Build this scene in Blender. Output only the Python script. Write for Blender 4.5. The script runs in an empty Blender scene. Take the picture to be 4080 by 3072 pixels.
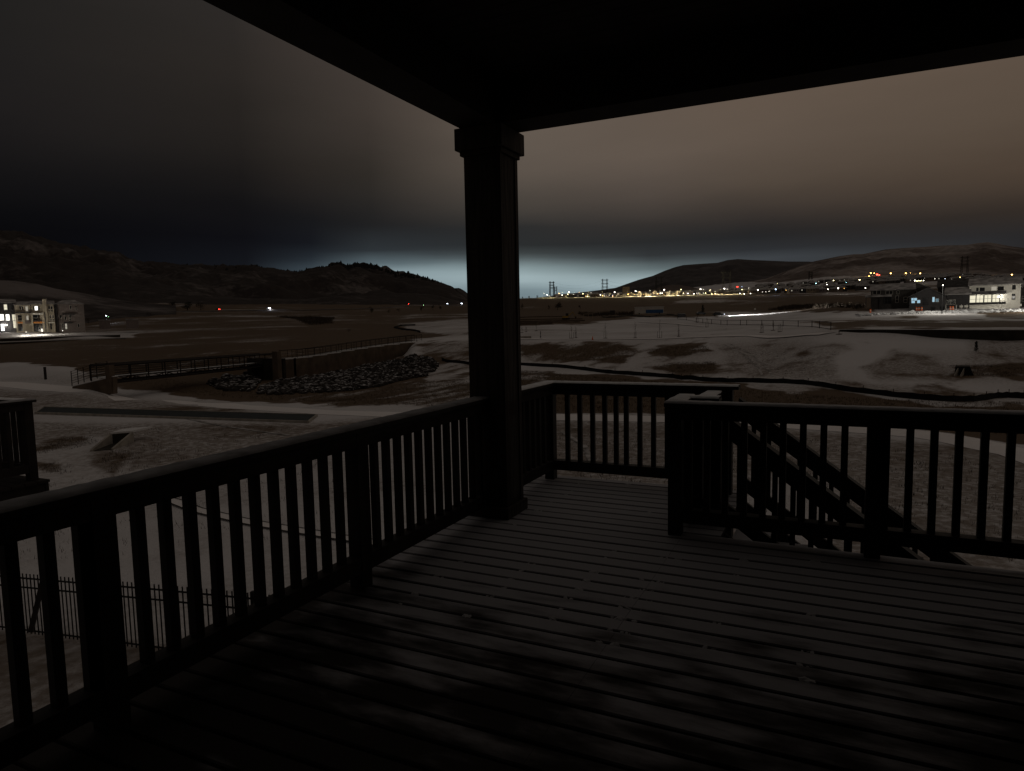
import bpy, math, random
import numpy as np
from mathutils import Vector, Matrix
random.seed(7); rng = np.random.RandomState(7)
SC = bpy.context.scene
COL = SC.collection

# ------------------------------------------------------------------ camera
PW, PH, FPX, CAMZ = 4080.0, 3072.0, 2701.2, 1.5305       # photograph size in pixels, focal length in pixels, eye height over the deck
YAW, PIT, ROL = math.radians(25.5426), math.radians(-5.2961), math.radians(-1.14496)
_f = np.array([-math.sin(YAW)*math.cos(PIT), math.cos(YAW)*math.cos(PIT), math.sin(PIT)])
_r = np.array([math.cos(YAW), math.sin(YAW), 0.0]); _u = np.cross(_r, _f)
R_ = math.cos(ROL)*_r + math.sin(ROL)*_u
U_ = -math.sin(ROL)*_r + math.cos(ROL)*_u
cam_d = bpy.data.cameras.new("camera"); cam = bpy.data.objects.new("camera", cam_d); COL.objects.link(cam)
cam.matrix_world = Matrix(((R_[0], U_[0], -_f[0], 0), (R_[1], U_[1], -_f[1], 0), (R_[2], U_[2], -_f[2], CAMZ), (0, 0, 0, 1)))
cam_d.sensor_fit = 'HORIZONTAL'; cam_d.sensor_width = 36.0; cam_d.lens = 36.0*FPX/PW
cam_d.clip_start = 0.05; cam_d.clip_end = 30000
SC.camera = cam

def ray(px, py):
    d = R_*((px-PW/2)/FPX) - U_*((py-PH/2)/FPX) + _f
    return d/np.hypot(d[0], d[1])            # unit horizontal length
def project(P):
    Q = np.asarray(P, float) - np.array([0, 0, CAMZ])
    z = Q@_f; z = np.where(z < 1e-3, 1e-3, z)
    return (Q@R_)/z*FPX+PW/2, -(Q@U_)/z*FPX+PH/2
def at_r(px, py, r):
    d = ray(px, py); return Vector((d[0]*r, d[1]*r, CAMZ+d[2]*r))

# ------------------------------------------------------------------ night sky (low cloud lit by distant towns)
def lin(c):
    c = c/255.0
    return c/12.92 if c <= 0.04045 else ((c+0.055)/1.055)**2.4
def rgb(r, g, b, k=1.0): return (lin(r)*k, lin(g)*k, lin(b)*k, 1.0)
world = bpy.data.worlds.new("World"); SC.world = world; world.use_nodes = True
wt = world.node_tree; wt.nodes.clear()
def N(t, kind, **kw):
    n = t.nodes.new(kind)
    for k, v in kw.items(): setattr(n, k, v)
    return n
def math_n(t, op, a, b=None, clamp=False):
    n = N(t, 'ShaderNodeMath', operation=op, use_clamp=clamp)
    for i, v in enumerate((a, b)):
        if v is None: continue
        if isinstance(v, (int, float)): n.inputs[i].default_value = v
        else: t.links.new(v, n.inputs[i])
    return n.outputs[0]
tc = N(wt, 'ShaderNodeTexCoord'); sep = N(wt, 'ShaderNodeSeparateXYZ'); wt.links.new(tc.outputs['Generated'], sep.inputs[0])
az = math_n(wt, 'ARCTAN2', sep.outputs[0], sep.outputs[1])
el = math_n(wt, 'ARCSINE', math_n(wt, 'MINIMUM', math_n(wt, 'MAXIMUM', sep.outputs[2], 0.0), 1.0))
wn = N(wt, 'ShaderNodeTexNoise'); wn.inputs['Scale'].default_value = 2.6; wn.inputs['Detail'].default_value = 5; wn.inputs['Roughness'].default_value = 0.55
wmap = N(wt, 'ShaderNodeMapping'); wmap.inputs['Scale'].default_value = (1, 1, 4.5)
wt.links.new(tc.outputs['Generated'], wmap.inputs[0]); wt.links.new(wmap.outputs[0], wn.inputs['Vector'])
nz = math_n(wt, 'SUBTRACT', wn.outputs[0], 0.5)
elw = math_n(wt, 'ADD', el, math_n(wt, 'MULTIPLY', nz, 0.022))      # ragged cloud base
elf = math_n(wt, 'DIVIDE', elw, math.pi/2)
OVER = [(32, (82, 75, 69)), (55, (87, 81, 75)), (90, (89, 83, 77))]
SKY = [(-62.6, [(0, (5, 6, 8)), (5.5, (6, 6, 8)), (8, (11, 11, 13)), (10.5, (20, 19, 20)), (15, (30, 28, 28)), (21.5, (31, 30, 29)), (34, (58, 53, 49))]),
       (-46.5, [(0, (16, 18, 22)), (4.7, (20, 22, 27)), (7, (14, 14, 18)), (9.9, (20, 19, 20)), (13.7, (33, 30, 28)), (19, (42, 38, 35)), (24.3, (44, 41, 39))]),
       (-41.6, [(0, (56, 66, 73)), (4.6, (56, 66, 73)), (5.4, (36, 42, 48)), (6.6, (21, 23, 28)), (8.6, (23, 23, 25)), (12, (40, 36, 33)), (16, (51, 46, 42)), (21, (56, 50, 46))]),
       (-36.8, [(0, (100, 116, 123)), (4.2, (136, 154, 160)), (4.9, (88, 102, 108)), (5.9, (46, 51, 55)), (8.2, (31, 31, 32)), (12.2, (46, 42, 38)), (16.3, (62, 55, 50)), (20.5, (66, 59, 54))]),
       (-24.3, [(0, (112, 129, 136)), (1.9, (112, 129, 136)), (2.7, (112, 129, 135)), (3.7, (160, 178, 182)), (4.5, (134, 151, 154)), (5.4, (66, 72, 73)), (6.3, (43, 45, 46)), (7.7, (45, 45, 45)), (9.3, (68, 63, 58)), (12.4, (90, 81, 73)), (15.5, (98, 88, 79)), (20, (98, 88, 79))]),
       (-14.0, [(0, (112, 129, 136)), (1.9, (112, 129, 136)), (3.2, (160, 178, 182)), (4.2, (100, 113, 115)), (5.1, (50, 53, 55)), (6.3, (40, 41, 42)), (7.6, (50, 47, 45)), (9.8, (76, 68, 62)), (13, (95, 84, 75)), (18, (98, 86, 76))]),
       (-6.1, [(0, (60, 64, 68)), (4.6, (62, 66, 70)), (5.3, (44, 46, 49)), (6.5, (36, 36, 37)), (7.9, (51, 46, 43)), (10.3, (80, 70, 61)), (13.2, (94, 82, 72)), (17.2, (98, 85, 74))]),
       (11.5, [(0, (40, 40, 42)), (5, (40, 39, 40)), (6.7, (50, 43, 38)), (9.3, (74, 62, 52)), (12.6, (86, 74, 63)), (17, (92, 79, 68))])]
SKYK = 1.0
def sky_ramp(stops):
    n = N(wt, 'ShaderNodeValToRGB'); e = n.color_ramp.elements
    last = stops[-1][0]; st = stops + [o for o in OVER if o[0] > last+2]
    n.color_ramp.interpolation = 'B_SPLINE' if False else 'EASE'
    n.color_ramp.interpolation = 'LINEAR'
    e[0].position = st[0][0]/90; e[0].color = rgb(*st[0][1])
    e[1].position = st[-1][0]/90; e[1].color = rgb(*st[-1][1])
    for d, c in st[1:-1]:
        x = e.new(d/90); x.color = rgb(*c)
    wt.links.new(elf, n.inputs[0]); return n.outputs[0]
cur = sky_ramp(SKY[0][1])
for i in range(1, len(SKY)):
    m = N(wt, 'ShaderNodeMapRange'); m.interpolation_type = 'LINEAR'
    m.inputs[1].default_value = math.radians(SKY[i-1][0]); m.inputs[2].default_value = math.radians(SKY[i][0])
    wt.links.new(az, m.inputs[0])
    mx = N(wt, 'ShaderNodeMix', data_type='RGBA'); wt.links.new(m.outputs[0], mx.inputs[0])
    wt.links.new(cur, mx.inputs[6]); wt.links.new(sky_ramp(SKY[i][1]), mx.inputs[7]); cur = mx.outputs[2]
gain = math_n(wt, 'MULTIPLY', math_n(wt, 'ADD', math_n(wt, 'MULTIPLY', nz, 0.22), 1.0), SKYK)
vm = N(wt, 'ShaderNodeVectorMath', operation='SCALE'); wt.links.new(cur, vm.inputs[0]); wt.links.new(gain, vm.inputs[3])
bg = N(wt, 'ShaderNodeBackground'); wt.links.new(vm.outputs[0], bg.inputs[0]); bg.inputs[1].default_value = 1.0
wo = N(wt, 'ShaderNodeOutputWorld'); wt.links.new(bg.outputs[0], wo.inputs[0])

SC.view_settings.view_transform = 'Standard'; SC.view_settings.look = 'None'
SC.view_settings.exposure = 0.0; SC.view_settings.gamma = 1.0; SC.view_settings.use_curve_mapping = False
SC.cycles.max_bounces = 5; SC.cycles.use_denoising = True
try: SC.cycles.use_light_tree = True
except Exception: pass

# ------------------------------------------------------------------ materials
def P_mat(name, col, rough=0.8, metal=0.0, noise=None, bump=None, emit=None, estr=0.0, col2=None, spec=0.3):
    m = bpy.data.materials.new(name); m.use_nodes = True; t = m.node_tree
    b = t.nodes['Principled BSDF']; b.inputs['Roughness'].default_value = rough; b.inputs['Metallic'].default_value = metal
    b.inputs['Specular IOR Level'].default_value = spec
    c4 = (*col, 1.0); b.inputs['Base Color'].default_value = c4
    if noise:
        g = N(t, 'ShaderNodeNewGeometry'); n = N(t, 'ShaderNodeTexNoise'); n.inputs['Scale'].default_value = noise[0]; n.inputs['Detail'].default_value = 4
        mp = N(t, 'ShaderNodeMapping'); mp.inputs['Scale'].default_value = noise[2] if len(noise) > 2 else (1, 1, 1)
        t.links.new(g.outputs['Position'], mp.inputs[0]); t.links.new(mp.outputs[0], n.inputs['Vector'])
        r = N(t, 'ShaderNodeMapRange'); r.inputs[1].default_value = 0.35; r.inputs[2].default_value = 0.65; t.links.new(n.outputs[0], r.inputs[0])
        mx = N(t, 'ShaderNodeMix', data_type='RGBA'); t.links.new(r.outputs[0], mx.inputs[0])
        mx.inputs[6].default_value = tuple(v*(1-noise[1]) for v in col)+(1,)
        mx.inputs[7].default_value = (*(col2 or tuple(v*(1+noise[1]) for v in col)), 1)
        t.links.new(mx.outputs[2], b.inputs['Base Color'])
        if bump:
            bp = N(t, 'ShaderNodeBump'); bp.inputs['Strength'].default_value = bump; bp.inputs['Distance'].default_value = 0.02
            t.links.new(n.outputs[0], bp.inputs['Height']); t.links.new(bp.outputs[0], b.inputs['Normal'])
    if emit:
        b.inputs['Emission Color'].default_value = (*emit, 1.0); b.inputs['Emission Strength'].default_value = estr
    return m
MAT = {}
MAT['wood'] = P_mat('stained_wood', (.016, .012, .010), .7, noise=(6, .35, (1, 1, 1)), bump=.3)
MAT['col_wood'] = P_mat('column_wood', (.034, .026, .022), .75, noise=(9, .4, (3, 3, .25)), bump=.5)
MAT['under'] = P_mat('ceiling_wood', (.022, .018, .016), .8, noise=(5, .3))
MAT['siding'] = P_mat('house_siding', (.05, .047, .045), .8, noise=(3, .15))
MAT['snow'] = P_mat('snow', (.66, .67, .69), .9, noise=(14, .08), bump=.35, spec=.2)
MAT['thin_snow'] = P_mat('thin_snow', (.42, .42, .44), .9, noise=(14, .1))
MAT['shaded_cap_snow'] = P_mat('shaded_cap_snow', (.24, .24, .25), .9, noise=(9, .25), bump=.3)  # darker cap snow: shade under the roof put into the colour
MAT['iron'] = P_mat('black_iron', (.012, .012, .013), .5, .4, noise=(20, .2))
MAT['steel'] = P_mat('weathered_steel', (.020, .015, .013), .8, .2, noise=(3, .4))
MAT['galv'] = P_mat('galvanised_steel', (.16, .16, .165), .6, .3, noise=(1, .2))
MAT['galv_dark'] = P_mat('dull_steel', (.045, .045, .045), .8, .0, noise=(1, .2))
MAT['concrete'] = P_mat('concrete', (.30, .28, .25), .9, noise=(2, .2), bump=.2)
MAT['wall_conc'] = P_mat('brown_wall', (.10, .075, .055), .9, noise=(.7, .25), bump=.2)
MAT['dark_wall'] = P_mat('dark_wall', (.030, .026, .020), .95, noise=(.8, .4))
MAT['silt'] = P_mat('black_fabric', (.008, .008, .009), .9, noise=(6, .3))
MAT['liner'] = P_mat('dark_liner', (.016, .023, .026), .75, noise=(1.5, .3))
MAT['bark'] = P_mat('bark', (.05, .037, .028), .95, noise=(8, .3))
MAT['needle'] = P_mat('evergreen', (.020, .024, .016), .95, noise=(4, .5))
MAT['shrub'] = P_mat('dry_shrub', (.05, .038, .028), .95, noise=(4, .4))
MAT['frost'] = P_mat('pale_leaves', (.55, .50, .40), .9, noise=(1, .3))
MAT['rock'] = None
MAT['beige'] = P_mat('beige_stucco', (.42, .37, .29), .9, noise=(2, .1))
MAT['greyw'] = P_mat('grey_stucco', (.20, .17, .16), .9, noise=(2, .1))
MAT['charc'] = P_mat('charcoal_siding', (.045, .043, .045), .85, noise=(2, .15))
MAT['darkh'] = P_mat('dark_siding', (.07, .065, .062), .85, noise=(2, .15))
MAT['white'] = P_mat('white_siding', (.62, .60, .55), .8, noise=(2, .06))
MAT['tan'] = P_mat('tan_siding', (.28, .22, .17), .9, noise=(.5, .15))
MAT['tan_far'] = P_mat('tan_wall', (.14, .11, .09), .9, noise=(.5, .2))
MAT['roof'] = P_mat('snowy_roof', (.30, .29, .29), .9, noise=(.6, .45), bump=.2)
MAT['roofd'] = P_mat('dark_roof', (.06, .058, .06), .9, noise=(.8, .4))
MAT['orange'] = P_mat('orange_band', (.75, .30, .07), .8, noise=(3, .1))
MAT['cone'] = P_mat('orange_plastic', (.80, .16, .04), .6, noise=(3, .1))
MAT['blue'] = P_mat('blue_paint', (.035, .10, .24), .6, noise=(2, .2))
MAT['trailer'] = P_mat('trailer_white', (.55, .53, .50), .7, noise=(1, .1))
MAT['glass'] = P_mat('dark_glass', (.02, .02, .022), .15, noise=(2, .3), spec=.5)
MAT['soil'] = P_mat('dug_soil', (.055, .038, .026), .95, noise=(2, .4), bump=.4)
MAT['soil_snow'] = P_mat('trodden_snow', (.26, .235, .22), .95, noise=(1.2, .5), col2=(.5, .49, .49))
MAT['rubber'] = P_mat('tyre_rubber', (.012, .012, .012), .9, noise=(8, .2))
MAT['carp'] = P_mat('car_paint', (.05, .055, .06), .35, .3, noise=(2, .1), spec=.5)
MAT['carw'] = P_mat('pale_car_paint', (.45, .45, .46), .35, .2, noise=(2, .05), spec=.5)
MAT['yellowm'] = P_mat('machine_yellow', (.32, .20, .03), .6, noise=(3, .3))
def E(name, c, s):
    m = P_mat(name, (.02, .02, .02), .5, emit=c, estr=s); return m
MAT['win_w'] = E('lit_window_warm', (1, .93, .70), .85)
MAT['win_c'] = E('lit_window_white', (1, .98, .92), 2.2)
MAT['win_d'] = E('lit_window_dim', (1, .92, .75), .35)
MAT['win_b'] = E('lit_window_blue', (.45, .75, .95), .7); MAT['win_bd'] = E('lit_window_blue_dim', (.45, .75, .9), .2)
LAMPC = {'w': (1, .94, .80), 'y': (1, .86, .40), 'o': (1, .55, .14), 'b': (.45, .62, 1.0), 't': (.35, .85, .95), 'r': (1, .05, .03), 'g': (.4, 1, .45), 'c': (.75, .85, 1.0)}
for k, c in LAMPC.items():
    MAT['lamp_'+k] = E('lamp_glow_'+k, c, 14.0); MAT['dim_'+k] = E('lamp_glow_dim_'+k, c, 5.0)
# snowy deck boards: snow thins at railing foot and houseward; roof shade painted in near and right
def deck_mat():
    m = bpy.data.materials.new('snowy_deck_board'); m.use_nodes = True; t = m.node_tree; b = t.nodes['Principled BSDF']
    g = N(t, 'ShaderNodeNewGeometry'); sp = N(t, 'ShaderNodeSeparateXYZ'); t.links.new(g.outputs['Position'], sp.inputs[0])
    mp = N(t, 'ShaderNodeMapping'); mp.inputs['Scale'].default_value = (1.3, 3.2, 1); t.links.new(g.outputs['Position'], mp.inputs[0])
    n = N(t, 'ShaderNodeTexNoise'); n.inputs['Scale'].default_value = 1.7; n.inputs['Detail'].default_value = 4; t.links.new(mp.outputs[0], n.inputs['Vector'])
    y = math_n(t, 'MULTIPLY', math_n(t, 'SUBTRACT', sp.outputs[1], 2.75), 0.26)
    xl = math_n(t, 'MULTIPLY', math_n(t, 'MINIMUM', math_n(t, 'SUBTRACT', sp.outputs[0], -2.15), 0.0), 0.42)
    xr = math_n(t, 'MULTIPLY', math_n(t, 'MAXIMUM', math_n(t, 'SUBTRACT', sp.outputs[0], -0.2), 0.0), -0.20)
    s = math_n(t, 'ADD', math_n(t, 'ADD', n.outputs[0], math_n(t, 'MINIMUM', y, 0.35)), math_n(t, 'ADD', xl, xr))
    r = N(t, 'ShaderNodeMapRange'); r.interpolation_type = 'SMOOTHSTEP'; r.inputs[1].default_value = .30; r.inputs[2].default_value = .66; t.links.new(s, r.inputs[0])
    fn = N(t, 'ShaderNodeTexNoise'); fn.inputs['Scale'].default_value = 30; fn.inputs['Detail'].default_value = 3; t.links.new(g.outputs['Position'], fn.inputs['Vector'])
    sn = N(t, 'ShaderNodeSeparateXYZ'); t.links.new(g.outputs['Normal'], sn.inputs[0])
    up = N(t, 'ShaderNodeMapRange'); up.inputs[1].default_value = .5; up.inputs[2].default_value = .9; t.links.new(sn.outputs[2], up.inputs[0])
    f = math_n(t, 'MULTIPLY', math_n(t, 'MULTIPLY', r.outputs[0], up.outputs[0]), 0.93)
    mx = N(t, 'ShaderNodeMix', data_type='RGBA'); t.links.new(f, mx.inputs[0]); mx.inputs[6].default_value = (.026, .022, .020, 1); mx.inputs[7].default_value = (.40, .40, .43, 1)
    t.links.new(mx.outputs[2], b.inputs['Base Color']); b.inputs['Roughness'].default_value = .8; b.inputs['Specular IOR Level'].default_value = .2
    hs = math_n(t, 'ADD', r.outputs[0], math_n(t, 'MULTIPLY', fn.outputs[0], .15))
    bp = N(t, 'ShaderNodeBump'); bp.inputs['Strength'].default_value = .6; bp.inputs['Distance'].default_value = .012; t.links.new(hs, bp.inputs['Height']); t.links.new(bp.outputs[0], b.inputs['Normal'])
    return m
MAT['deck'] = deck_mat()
def slope_snow(name, base, snow=(.6, .59, .6), lo=.35, hi=.8, nscale=2.0, amt=1.0):
    m = bpy.data.materials.new(name); m.use_nodes = True; t = m.node_tree; b = t.nodes['Principled BSDF']
    g = N(t, 'ShaderNodeNewGeometry'); sp = N(t, 'ShaderNodeSeparateXYZ'); t.links.new(g.outputs['Normal'], sp.inputs[0])
    n = N(t, 'ShaderNodeTexNoise'); n.inputs['Scale'].default_value = nscale; t.links.new(g.outputs['Position'], n.inputs['Vector'])
    s = math_n(t, 'ADD', sp.outputs[2], math_n(t, 'MULTIPLY', math_n(t, 'SUBTRACT', n.outputs[0], .5), .9))
    r = N(t, 'ShaderNodeMapRange'); r.inputs[1].default_value = lo; r.inputs[2].default_value = hi; r.inputs[4].default_value = amt; t.links.new(s, r.inputs[0])
    mx = N(t, 'ShaderNodeMix', data_type='RGBA'); t.links.new(r.outputs[0], mx.inputs[0]); mx.inputs[6].default_value = (*base, 1); mx.inputs[7].default_value = (*snow, 1)
    t.links.new(mx.outputs[2], b.inputs['Base Color']); b.inputs['Roughness'].default_value = .9; b.inputs['Specular IOR Level'].default_value = .2
    return m
MAT['rock'] = slope_snow('riprap_rock', (.032, .028, .026), (.55, .55, .57), .80, 1.2, 1.2)
MAT['ridge'] = slope_snow('hill_tree', (.02, .02, .018), (.2, .2, .2), .7, 1.2, 1)

def land_mat(name, brown, brown2, snow, scales, amp, lo=.42, hi=.62, zs=1.0, tuft=0.0):
    """ground: vertex attribute 'cover' r = how much snow lies there, g = how worn/dirty it is; noise breaks the edges up"""
    m = bpy.data.materials.new(name); m.use_nodes = True; t = m.node_tree; b = t.nodes['Principled BSDF']
    g = N(t, 'ShaderNodeNewGeometry'); a = N(t, 'ShaderNodeAttribute'); a.attribute_name = 'cover'
    sp = N(t, 'ShaderNodeSeparateColor'); t.links.new(a.outputs['Color'], sp.inputs[0])
    s = sp.outputs[0]
    fine = None
    for sc, am in zip(scales, amp):
        n = N(t, 'ShaderNodeTexNoise'); n.inputs['Scale'].default_value = sc; n.inputs['Detail'].default_value = 5; n.inputs['Roughness'].default_value = .62
        mp = N(t, 'ShaderNodeMapping'); mp.inputs['Scale'].default_value = (1, 1, zs); t.links.new(g.outputs['Position'], mp.inputs[0]); t.links.new(mp.outputs[0], n.inputs['Vector'])
        s = math_n(t, 'ADD', s, math_n(t, 'MULTIPLY', math_n(t, 'SUBTRACT', n.outputs[0], .5), am)); fine = n
    r = N(t, 'ShaderNodeMapRange'); r.interpolation_type = 'SMOOTHSTEP'; r.inputs[1].default_value = lo; r.inputs[2].default_value = hi; t.links.new(s, r.inputs[0])
    bm = N(t, 'ShaderNodeMix', data_type='RGBA'); t.links.new(fine.outputs[0], bm.inputs[0]); bm.inputs[6].default_value = (*brown, 1); bm.inputs[7].default_value = (*brown2, 1)
    sm = N(t, 'ShaderNodeMix', data_type='RGBA'); gn = N(t, 'ShaderNodeTexNoise'); gn.inputs['Scale'].default_value = scales[-1]*.5; gn.inputs['Detail'].default_value = 6; gn.inputs['Roughness'].default_value = .7; t.links.new(g.outputs['Position'], gn.inputs['Vector'])
    gr = N(t, 'ShaderNodeMapRange'); gr.inputs[1].default_value = .38; gr.inputs[2].default_value = .62; gr.inputs[3].default_value = .15; gr.inputs[4].default_value = 1.5; t.links.new(gn.outputs[0], gr.inputs[0])
    t.links.new(math_n(t, 'MULTIPLY', sp.outputs[1], gr.outputs[0], True), sm.inputs[0]); sm.inputs[6].default_value = (*snow, 1); sm.inputs[7].default_value = (snow[0]*.42, snow[1]*.38, snow[2]*.34, 1)
    mx = N(t, 'ShaderNodeMix', data_type='RGBA'); t.links.new(r.outputs[0], mx.inputs[0]); t.links.new(bm.outputs[2], mx.inputs[6]); t.links.new(sm.outputs[2], mx.inputs[7])
    t.links.new(mx.outputs[2], b.inputs['Base Color']); b.inputs['Roughness'].default_value = .92; b.inputs['Specular IOR Level'].default_value = .15
    bp = N(t, 'ShaderNodeBump'); bp.inputs['Strength'].default_value = .7; bp.inputs['Distance'].default_value = .12
    t.links.new(math_n(t, 'SUBTRACT', fine.outputs[0], math_n(t, 'MULTIPLY', r.outputs[0], .35)), bp.inputs['Height']); t.links.new(bp.outputs[0], b.inputs['Normal'])
    return m
MAT['land'] = land_mat('snowy_land', (.070, .050, .036), (.150, .105, .068), (.63, .625, .645), (.03, .25, 1.6, 7.0), (.22, .40, .46, .30), .34, .68)
MAT['hill'] = land_mat('hill_land', (.034, .028, .026), (.17, .13, .115), (.42, .38, .37), (.004, .02, .09), (.35, .42, .35), .40, .72)
MAT['hill_left'] = land_mat('dark_hill_land', (.012, .010, .010), (.060, .050, .048), (.20, .18, .18), (.006, .025, .09), (.4, .55, .5), .40, .75)
MAT['mesa'] = land_mat('far_hill_land', (.040, .036, .038), (.085, .078, .08), (.14, .13, .14), (.003, .02), (.4, .4), .35, .75)

# ------------------------------------------------------------------ mesh helpers
class MB:
    def __init__(s): s.v = []; s.f = []
    def box(s, x0, x1, y0, y1, z0, z1):
        b = len(s.v)
        s.v += [(x0, y0, z0), (x1, y0, z0), (x1, y1, z0), (x0, y1, z0), (x0, y0, z1), (x1, y0, z1), (x1, y1, z1), (x0, y1, z1)]
        s.f += [tuple(b+i for i in q) for q in ((0, 3, 2, 1), (4, 5, 6, 7), (0, 1, 5, 4), (1, 2, 6, 5), (2, 3, 7, 6), (3, 0, 4, 7))]; return s
    def hexa(s, p):
        b = len(s.v); s.v += [tuple(q) for q in p]
        s.f += [tuple(b+i for i in q) for q in ((0, 3, 2, 1), (4, 5, 6, 7), (0, 1, 5, 4), (1, 2, 6, 5), (2, 3, 7, 6), (3, 0, 4, 7))]; return s
    def tube(s, a, b_, r0, r1=None, n=6):
        a = Vector(a); b_ = Vector(b_); r1 = r0 if r1 is None else r1
        d = (b_-a); d = d.normalized() if d.length > 1e-9 else Vector((0, 0, 1))
        u = d.orthogonal().normalized(); w = d.cross(u); k = len(s.v)
        for c, r in ((a, r0), (b_, r1)):
            for i in range(n):
                an = 2*math.pi*(i+.5)/n; s.v.append(tuple(c+(u*math.cos(an)+w*math.sin(an))*r))
        for i in range(n): s.f.append((k+i, k+(i+1) % n, k+n+(i+1) % n, k+n+i))
        s.f.append(tuple(k+i for i in reversed(range(n)))); s.f.append(tuple(k+n+i for i in range(n))); return s
    def prism(s, poly, y0, y1):           # poly in x,z extruded along y
        k = len(s.v); n = len(poly)
        s.v += [(x, y0, z) for x, z in poly]+[(x, y1, z) for x, z in poly]
        s.f.append(tuple(k+i for i in range(n))); s.f.append(tuple(k+n+i for i in reversed(range(n))))
        for i in range(n): j = (i+1) % n; s.f.append((k+i, k+n+i, k+n+j, k+j))
        return s
    def ball(s, c, r, sz=1.0, jit=0.0):
        t = (1+5**.5)/2; k = len(s.v)
        pts = [(-1, t, 0), (1, t, 0), (-1, -t, 0), (1, -t, 0), (0, -1, t), (0, 1, t), (0, -1, -t), (0, 1, -t), (t, 0, -1), (t, 0, 1), (-t, 0, -1), (-t, 0, 1)]
        for p in pts:
            q = Vector(p).normalized()*r*(1+random.uniform(-jit, jit)); s.v.append((c[0]+q.x, c[1]+q.y, c[2]+q.z*sz))
        s.f += [tuple(k+i for i in q) for q in ((0, 11, 5), (0, 5, 1), (0, 1, 7), (0, 7, 10), (0, 10, 11), (1, 5, 9), (5, 11, 4), (11, 10, 2), (10, 7, 6), (7, 1, 8), (3, 9, 4), (3, 4, 2), (3, 2, 6), (3, 6, 8), (3, 8, 9), (4, 9, 5), (2, 4, 11), (6, 2, 10), (8, 6, 7), (9, 8, 1))]
        return s
    def build(s, name, mat, parent=None, loc=None, smooth=False):
        me = bpy.data.meshes.new(name); me.from_pydata(s.v, [], s.f); me.update()
        if mat: me.materials.append(MAT[mat] if isinstance(mat, str) else mat)
        if smooth: me.polygons.foreach_set('use_smooth', [True]*len(me.polygons))
        o = bpy.data.objects.new(name, me); COL.objects.link(o)
        if parent: o.parent = parent
        if loc is not None: o.location = loc
        return o
def tag(o, label=None, cat=None, group=None, kind=None):
    if label: o['label'] = label
    if cat: o['category'] = cat
    if group: o['group'] = group
    if kind: o['kind'] = kind
    return o
def empty(name, loc=(0, 0, 0), rz=0.0, label=None, cat=None, group=None):
    o = bpy.data.objects.new(name, None); COL.objects.link(o); o.location = loc; o.rotation_euler = (0, 0, rz)
    o.empty_display_size = .1
    return tag(o, label, cat, group)
def copy_part(o, parent=None, loc=None):
    c = o.copy(); COL.objects.link(c)
    if parent: c.parent = parent
    if loc is not None: c.location = loc
    return c
def copy_tree(o, loc, rz=0.0, scale=None, label=None):
    c = o.copy(); COL.objects.link(c); c.location = loc; c.rotation_euler = (0, 0, rz)
    if scale: c.scale = (scale,)*3 if isinstance(scale, (int, float)) else scale
    if label: c['label'] = label
    for ch in list(o.children):
        d = ch.copy(); COL.objects.link(d); d.parent = c
        for g in list(ch.children):
            e = g.copy(); COL.objects.link(e); e.parent = d
    return c

# ------------------------------------------------------------------ terrain
_perm = rng.rand(256, 256)
def vnoise(x, y):
    xi = np.floor(x).astype(int); yi = np.floor(y).astype(int); fx = x-xi; fy = y-yi
    fx = fx*fx*(3-2*fx); fy = fy*fy*(3-2*fy)
    g = lambda a, b: _perm[a % 256, b % 256]
    return (g(xi, yi)*(1-fx)+g(xi+1, yi)*fx)*(1-fy)+(g(xi, yi+1)*(1-fx)+g(xi+1, yi+1)*fx)*fy-.5
def fbm(x, y, o=4):
    s = 0; a = 1.0
    for i in range(o): s = s+a*vnoise(x*2**i+17*i, y*2**i+31*i); a *= .5
    return s
def zc(px, rows):
    """one column of the relief: ('z', r, z) gives a height, (r, py) the height that is seen at picture row py"""
    out = []
    for q in rows:
        if q[0] == 'z': out.append((q[1], q[2]))
        else: d = ray(px, q[1]); out.append((q[0], CAMZ+d[2]*q[0]))
    return np.array(out)
def zz(*a): return [('z', r, z) for r, z in a]
NEAR = zz((0, -3.3), (5, -3.3), (11, -3.85), (20, -4.6), (32, -4.95))
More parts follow.
